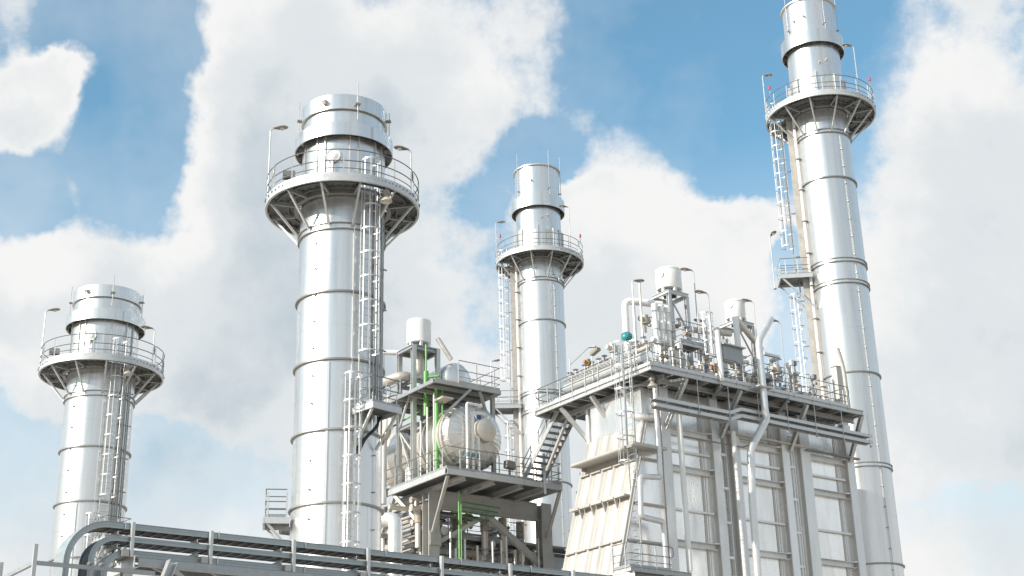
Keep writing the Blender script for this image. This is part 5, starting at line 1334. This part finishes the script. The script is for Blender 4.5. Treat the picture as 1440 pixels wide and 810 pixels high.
pipe('second green drop pipe close beside the first', [(37.5, 58.7, ZL - 1.0), (37.5, 58.7, 9.0)], 0.03, 'green_paint')
for k in range(4): pipe(['topmost', 'second', 'third', 'lowest'][k] + ' dark green pipe in the bundle below the lower deck', [(37.5, 58.6 + 0.25 * k, ZL - 1.05 - 0.18 * k), (40.2, 59.0 + 0.3 * k, ZL - 1.0 - 0.18 * k)], 0.035, 'green_dark', group='green pipes below the lower deck')
for k in range(3): pipe(['tallest and rightmost', 'middle', 'shortest and leftmost'][k] + ' thin white pipe in front of the vessel shell', [(35.75 + 0.02 * k, 58.55 + 0.72 * k, ZL + 0.2), (35.75 + 0.02 * k, 58.55 + 0.72 * k, 20.6 + 0.6 * (2 - k))], 0.045, 'white_paint', group='thin white pipes before the vessel shell', n=8)
P_ = Pl('sample_shelf', 'small beige shelf beside the green pipes', 'shelf', (36.3, 58.7, 21.5))
P_.part('plate', P_.mb().box(35.9, 36.6, 57.9, 58.9, 21.42, 21.52), 'pipe_beige')
# handwheel valve on the deck and small tank
hv = Pl('wheel_valve', 'black handwheel valve standing on the lower deck behind the rail', 'valve', (35.75, 62.4, ZL))
pts = [(35.75, 62.4 + 0.28 * math.cos(2 * math.pi * k / 16), 19.0 + 0.36 * math.sin(2 * math.pi * k / 16)) for k in range(16)]
hv.part('handwheel', hv.mb().path(pts, 0.03, 6, closed=True).tube(pts[0], pts[8], 0.02, 5).tube(pts[4], pts[12], 0.02, 5), 'black_cable'); hv.part('stand', hv.mb().tube((35.78, 62.4, ZL + 0.1), (35.78, 62.4, 18.7), 0.04, 8), 'white_paint')
tk = Pl('small_tank', 'small white upright tank on the lower deck behind the rail', 'tank', (35.9, 61.3, ZL))
tk.part('body', tk.mb().lathe([(0.0, ZL + 0.2), (0.3, ZL + 0.22), (0.34, ZL + 0.4), (0.34, ZL + 0.95), (0.28, ZL + 1.15), (0, ZL + 1.22)], 24, M=Matrix.Translation((36.0, 61.3, 0))), 'white_paint')
tk.part('leg', tk.mb().box(35.9, 36.1, 61.2, 61.4, ZL + 0.1, ZL + 0.24), 'steel_frame')
cb_ = Pl('control_box', 'dark tilted control box by the stair foot', 'box', (39.7, 57.2, ZL))
cb_.part('pedestal', cb_.mb().box(39.65, 39.75, 57.25, 57.35, ZL + 0.15, ZL + 0.75), 'galvanised'); cb_.part('case', cb_.mb().bar((39.4, 57.25, ZL + 0.95), (40.0, 57.25, ZL + 0.9), 0.35, 0.4), 'steel_dark')

# pipes, beams and gear crowded below the lower deck
rnd = random.Random(11)
for k in range(17):
    u = 35.6 + 0.5 * k + rnd.uniform(-0.1, 0.1)
    v = rnd.uniform(60.5, 66)
    r_ = rnd.choice([0.06, 0.09, 0.09, 0.13, 0.2])
    pipe('upright pipe in the crowd below the lower deck', [(u, v, 8.5), (u, v, rnd.uniform(13.5, 16.8))], r_, rnd.choice(['pipe_clad', 'pipe_beige', 'white_paint', 'steel_frame']), group='upright pipes below the lower deck', n=8)
for k in range(20):
    z = 12.4 + 0.235 * k
    v = rnd.uniform(60.8, 67)
    u0 = rnd.uniform(34.6, 37.5); u1 = u0 + rnd.uniform(2.5, 7)
    pipe('level pipe in the crowd below the lower deck', [(u0, v, z), (min(u1, 44.5), v, z)], rnd.choice([0.07, 0.1, 0.14, 0.2]), rnd.choice(['pipe_beige', 'steel_frame', 'galvanised', 'pipe_clad']), group='level pipes below the lower deck', n=8)
for k in range(14):
    z = 12.6 + 0.3 * k
    u = rnd.uniform(36, 43)
    v0 = rnd.uniform(61, 64)
    pipe('cross pipe in the crowd below the lower deck', [(u, v0, z), (u, v0 + rnd.uniform(1.5, 5), z)], rnd.choice([0.07, 0.1, 0.16]), rnd.choice(['pipe_beige', 'galvanised', 'steel_frame']), group='cross pipes below the lower deck', n=8)
for k in range(16):
    u = 37.4 + 0.37 * k; v = rnd.uniform(59.0, 61.0)
    pipe(ORD[k] + ' slender upright pipe from the left, behind the drop pipes', [(u, v, 8.5), (u, v, rnd.uniform(12.6, 15.2))], rnd.choice([0.04, 0.05, 0.07]), rnd.choice(['pipe_clad', 'white_paint', 'pipe_beige', 'orange_rust']), group='slender pipes behind the drop pipes', n=8)
for k in range(14):
    z = 12.3 + 0.27 * k; u = rnd.uniform(36.0, 38.5); v0 = rnd.uniform(60.6, 62)
    pipe('slanting-away pipe left of the structure column', [(35.9 + 0.1 * (k % 5), v0, z), (35.9 + 0.1 * (k % 5), v0 + rnd.uniform(1.2, 3.4), z)], rnd.choice([0.06, 0.09, 0.12]), rnd.choice(['pipe_beige', 'pipe_clad', 'steel_frame']), group='pipes left of the structure column', n=8)
for k in range(6):
    u = 36.2 + 1.4 * k
    ib = Pl('insulated_header', ORD[k] + ' corrugated header from the left, below the lower deck', 'pipe', (u, 61.5, 15.0), 'insulated headers below the lower deck')
    mb = ib.mb()
    prof = []
    for j in range(12): prof += [(0.26, 0.08 * j), (0.21, 0.08 * j + 0.04)]
    ib.part('bellows', mb.lathe(prof, 18, M=Matrix.Translation((u, 60.9 + 0.3 * (k % 3), 15.3))), 'pipe_beige'); ib.part('stub', ib.mb().tube((u, 60.9 + 0.3 * (k % 3), 14.0), (u, 60.9 + 0.3 * (k % 3), 15.3), 0.2, 12), 'pipe_beige')
mz = Pl('mezzanine', 'dark grated mezzanine hung below the lower deck', 'platform', (40, 63, 14.8))
gm = mz.mb(); grate(gm, 37.0, 43.2, 61.2, 65.6, 15.0, 'x', 0.17, 0.15, 0.04); mz.part('grating', gm, 'grating')['kind'] = 'stuff'
for u in (37.0, 39.1, 41.2, 43.2): mz.part('bearer', mz.mb().hbeam((u, 61.1, 14.86), (u, 65.7, 14.86), 0.16, 0.24, 0.02), 'steel_dark')
mz.part('edge_beam', mz.mb().channel((43.3, 61.15, 14.9), (36.9, 61.15, 14.9), 0.1, 0.22, 0.02), 'galvanised')
mz.part('edge_beam', mz.mb().channel((36.9, 61.2, 14.9), (36.9, 65.7, 14.9), 0.1, 0.22, 0.02), 'steel_frame')
rail_run(mz.o, [(37.0, 61.2, 15.05), (43.2, 61.2, 15.05)], mz.b, h=1.0, ends=(False, False), spacing=1.3)
for k in range(6):
    v = 62.3 + 0.8 * k; z = 13.2 + 0.34 * ((k * 5) % 6)
    bm = Pl('service_beam', ['lowest', 'second', 'third', 'fourth', 'fifth', 'farthest'][k] + ' grey service beam crossing below the mezzanine', 'beam', (40, v, z), 'service beams below the mezzanine')
    bm.part('flange_beam', bm.mb().hbeam((34.4, v, z), (44.2, v, z), 0.18, 0.22, 0.025), ['galvanised_light', 'steel_frame', 'steel_dark'][k % 3])
    for j in range(4): bm.part('clamp', bm.mb().box(35.6 + 2.1 * j, 35.9 + 2.1 * j, v - 0.12, v + 0.12, z + 0.112, z + 0.3), 'valve_body')
for k in range(9):
    u = 35.0 + 0.2 * k; z = 13.3 + 0.36 * k
    bm = Pl('sleeper_beam', ORD[k] + ' sleeper beam counted upwards, left of the structure column', 'beam', (u, 63, z), 'sleeper beams left of the structure column')
    bm.part('flange_beam', bm.mb().hbeam((u, 61.0, z), (u, 66.5, z), 0.16, 0.2, 0.02), ['steel_frame', 'steel_dark', 'galvanised'][k % 3])
    bm.part('shoe', bm.mb().box(u - 0.1, u + 0.1, 62.2 + 0.2 * (k % 4), 62.5 + 0.2 * (k % 4), z + 0.101, z + 0.34), 'pipe_beige')
for k in range(20):
    u = rnd.uniform(35.2, 43.2); v = rnd.uniform(60.6, 63.5); z = rnd.uniform(13.2, 16.2)
    valve('small valve in the crowd below the lower deck', (u, v, z), 'uv'[k % 2], rnd.uniform(1.1, 1.8), rnd.choice(['steel_dark', 'black_cable', 'galvanised_light', 'orange_rust']), 'valves below the lower deck', rnd.choice(['valve_body', 'pipe_beige', 'pipe_clad']))
fb = Pl('far_boiler', 'far second boiler, seen only in gaps below the lower deck', 'boiler', (48, 74, 0))
fb.part('shell', fb.mb().box(40.5, 55, 69.0, 76, 0, 16.4), 'steel_dark')
for k in range(10):
    u = 40.6 + 1.45 * k
    fb.part('wall_panel', fb.mb().box(u, u + 1.2, 68.7, 68.98, 8 + (k % 3), 12.2 + 1.3 * (k % 4)), 'far_wall' if k % 2 else 'casing_sheet')
    fb.part('column', fb.mb().box(u + 1.22, u + 1.42, 68.6, 68.9, 0, 16.4), 'steel_frame')
for z in (9.5, 11.5, 13.4, 15.2): fb.part('girt', fb.mb().hbeam((36.0, 68.4, z), (55, 68.4, z), 0.2, 0.25, 0.03), 'steel_frame')
fb.part('roof_walk', fb.mb().box(38.0, 55.2, 67.6, 69.0, 16.42, 16.55), 'grating')
rk = Pl('far_pipe_rack', 'dark steel pipe rack behind the structure legs', 'pipe rack', (38, 68, 0))
for u in (32.5, 36.0, 39.5): rk.part('column', rk.mb().hbeam((u, 67.6, 0), (u, 67.6, 16.2), 0.3, 0.3, 0.03, (0, 1, 0)), 'steel_dark')
for z in (10.0, 12.2, 14.0, 15.6):
    rk.part('beam', rk.mb().hbeam((31.5, 67.3, z), (44.0, 67.3, z), 0.25, 0.3, 0.03), 'steel_dark')
    rk.part('beam', rk.mb().hbeam((36.0, 63.5, z + 0.4), (36.0, 67.4, z + 0.4), 0.25, 0.3, 0.03), 'steel_dark')
for k in range(8): rk.part('backing_pipe', rk.mb().tube((31.5, 67.7 + 0.1 * (k % 3), 10.6 + 0.72 * k), (44.0, 67.7 + 0.1 * (k % 3), 10.6 + 0.72 * k), 0.22, 10), 'steel_dark' if k % 3 else 'steel_frame')

# ---------------------------------------------------------------- cable trays in front
TV0, TV1 = 29.62, 30.24
rkf = Pl('tray_support_rack', 'steel rack of posts and beams carrying the covered cable trays', 'rack', (14, 30, 0))
PU_ = [10.05, 11.93, 14.05, 16.1, 18.25, 20.4, 22.5]
for u in PU_:
    for v in (TV0 - 0.10, TV1 + 0.10): rkf.part('post', rkf.mb().channel((u, v, 6.82), (u, v, 7.60), 0.10, 0.07, 0.012, (1, 0, 0)), 'galvanised_light')
    for z in (7.40, 7.10): rkf.part('cross_bearer', rkf.mb().channel((u - 0.3, TV0 - 0.1, z - 0.06), (u - 0.3, TV1 + 0.1, z - 0.06), 0.06, 0.08, 0.01), 'galvanised')
    rkf.part('foot_gusset', rkf.mb().box(u - 0.22, u - 0.055, TV0 - 0.13, TV0 - 0.08, 6.83, 6.99), 'duct_steel')
rkf.part('long_beam', rkf.mb().channel((24.5, TV0 - 0.12, 6.72), (10.2, TV0 - 0.12, 6.72), 0.12, 0.18, 0.015), 'galvanised')
rkf.part('long_beam', rkf.mb().channel((10.2, TV1 + 0.12, 6.72), (24.5, TV1 + 0.12, 6.72), 0.12, 0.20, 0.015), 'galvanised')
for k in range(10): rkf.part('batten', rkf.mb().bar((10.6 + 1.4 * k, TV0 - 0.05, 6.66), (11.3 + 1.4 * k, TV1 + 0.05, 6.66), 0.07, 0.07), 'galvanised')
for u in (10.15, 16.1, 22.4): rkf.part('column', rkf.mb().hbeam((u, 30, 0), (u, 30, 6.6), 0.22, 0.22, 0.02, (0, 1, 0)), 'galvanised_light')
rkf.part('end_beam', rkf.mb().channel((10.15, TV0 - 0.2, 6.72), (10.15, 32.2, 6.72), 0.10, 0.26, 0.015), 'galvanised_light')
rkf.part('raking_strut', rkf.mb().channel((10.45, TV0 - 0.4, 5.4), (10.9, TV0 - 0.4, 6.75), 0.2, 0.2, 0.02), 'galvanised_light')
rkf.part('raking_strut', rkf.mb().bar((11.0, TV0 - 0.2, 6.62), (12.2, TV0 - 0.2, 5.8), 0.09, 0.09), 'steel_frame')


def front_tray(label, z, ub, rb, inner, cover):
    """straight run along u, then a quarter bend and a drop at the left end (bend radius rb, centred at u = ub)"""
    T = Pl('covered_cable_tray', label, 'cable tray', (14, 30, z - 0.1), 'covered cable trays in front')
    hgt = 0.125
    arc = [(ub - (rb) * math.sin(t), z - rb + rb * math.cos(t)) for t in [rad(90) * i / 14 for i in range(15)]]
    pts = [(24.0, z)] + [(ub, z)] + arc[1:] + [(ub - rb, z - rb - 1.4)]
    def strip(v0, v1, o0, o1, m, nm, p=None):
        mb = T.mb(); vs = []; n = len(pts)
        for i, (u, zz) in enumerate(pts):
            a = pts[max(0, i - 1)]; b = pts[min(n - 1, i + 1)]
            d = V3((b[0] - a[0], 0, b[1] - a[1])).normalized(); nrm = V3((-d.z, 0, d.x)) * -1
            if nrm.dot(V3((-0.7, 0, 0.7))) < 0: nrm = -nrm
            for o, v in ((o0, v0), (o0, v1), (o1, v1), (o1, v0)): vs.append(V3((u, v, zz)) + nrm * o)
        fs = []
        for i in range(n - 1):
            for q in range(4): fs.append((i * 4 + q, i * 4 + (q + 1) % 4, (i + 1) * 4 + (q + 1) % 4, (i + 1) * 4 + q))
        fs += [(0, 1, 2, 3), ((n - 1) * 4 + 3, (n - 1) * 4 + 2, (n - 1) * 4 + 1, (n - 1) * 4)]
        mb.add(vs, fs); return T.part(nm, mb, m, p)
    strip(TV0, TV0 + 0.02, -hgt, 0.0, 'tray_grey', 'near_side_rail'); strip(TV1 - 0.02, TV1, -hgt, 0.0, 'tray_grey', 'far_side_rail')
    strip(TV0 - 0.012, TV0 - 0.001, -0.055, -0.035, 'tray_grey', 'rail_lip')
    if cover: strip(TV0 - 0.015, TV1 + 0.015, 0.003, 0.018, 'tray_grey', 'cover')
    strip(TV0 + 0.05, TV1 - 0.05, -hgt + 0.02, -0.03, inner, 'cable_fill')
    for k in range(52):
        u = ub + 0.1 + 0.27 * k
        if u < 24: T.part('rung', T.mb().box(u - 0.015, u + 0.015, TV0 + 0.021, TV1 - 0.021, z - hgt - 0.002, z - hgt + 0.018), 'galvanised')
    for k in range(6):
        u = 9.9 + 2.25 * k
        if cover: T.part('clip', T.mb().box(u - 0.015, u + 0.015, TV0 - 0.03, TV0 - 0.016, z - 0.12, z + 0.04), 'galvanised_light')
    return T


front_tray('topmost covered cable tray bending down at its left end', 7.58, 9.55, 0.95, 'cable_brown', True)
front_tray('middle cable tray filled with dark navy cable, bending down inside the top tray', 7.30, 9.75, 0.62, 'navy_cable', False)
front_tray('lowest covered cable tray, curving down next to the rack column', 6.98, 10.0, 0.55, 'steel_dark', True)
rb = Pl('guard_rail', 'square-tube guard rail with two posts at the lower left corner', 'railing', (7.8, 29, 0))
rb.part('rail', rb.mb().bar((7.8, 28.95, 6.40), (10.4, 28.95, 6.40), 0.07, 0.085), 'galvanised'); rb.part('rail', rb.mb().bar((7.76, 28.99, 6.40), (7.76, 34.0, 6.40), 0.07, 0.085), 'galvanised')
for u, v in ((7.76, 28.95), (7.76, 31.3)): rb.part('post', rb.mb().box(u - 0.04, u + 0.04, v - 0.04, v + 0.04, 0, 6.79), 'galvanised_light')
for k, u in enumerate((8.95, 9.2, 9.45)):
    bl = Pl('cable_gland', ['leftmost', 'middle', 'rightmost'][k] + ' dark cable gland on the guard rail below the trays', 'gland', (u, 28.95, 6.44), 'cable glands on the guard rail')
    bl.part('nut', bl.mb().tube((u, 28.85, 6.49), (u, 29.05, 6.49), 0.045, 8), 'steel_dark'); bl.part('bolt', bl.mb().tube((u, 28.8, 6.49), (u, 28.849, 6.49), 0.022, 8), 'galvanised')
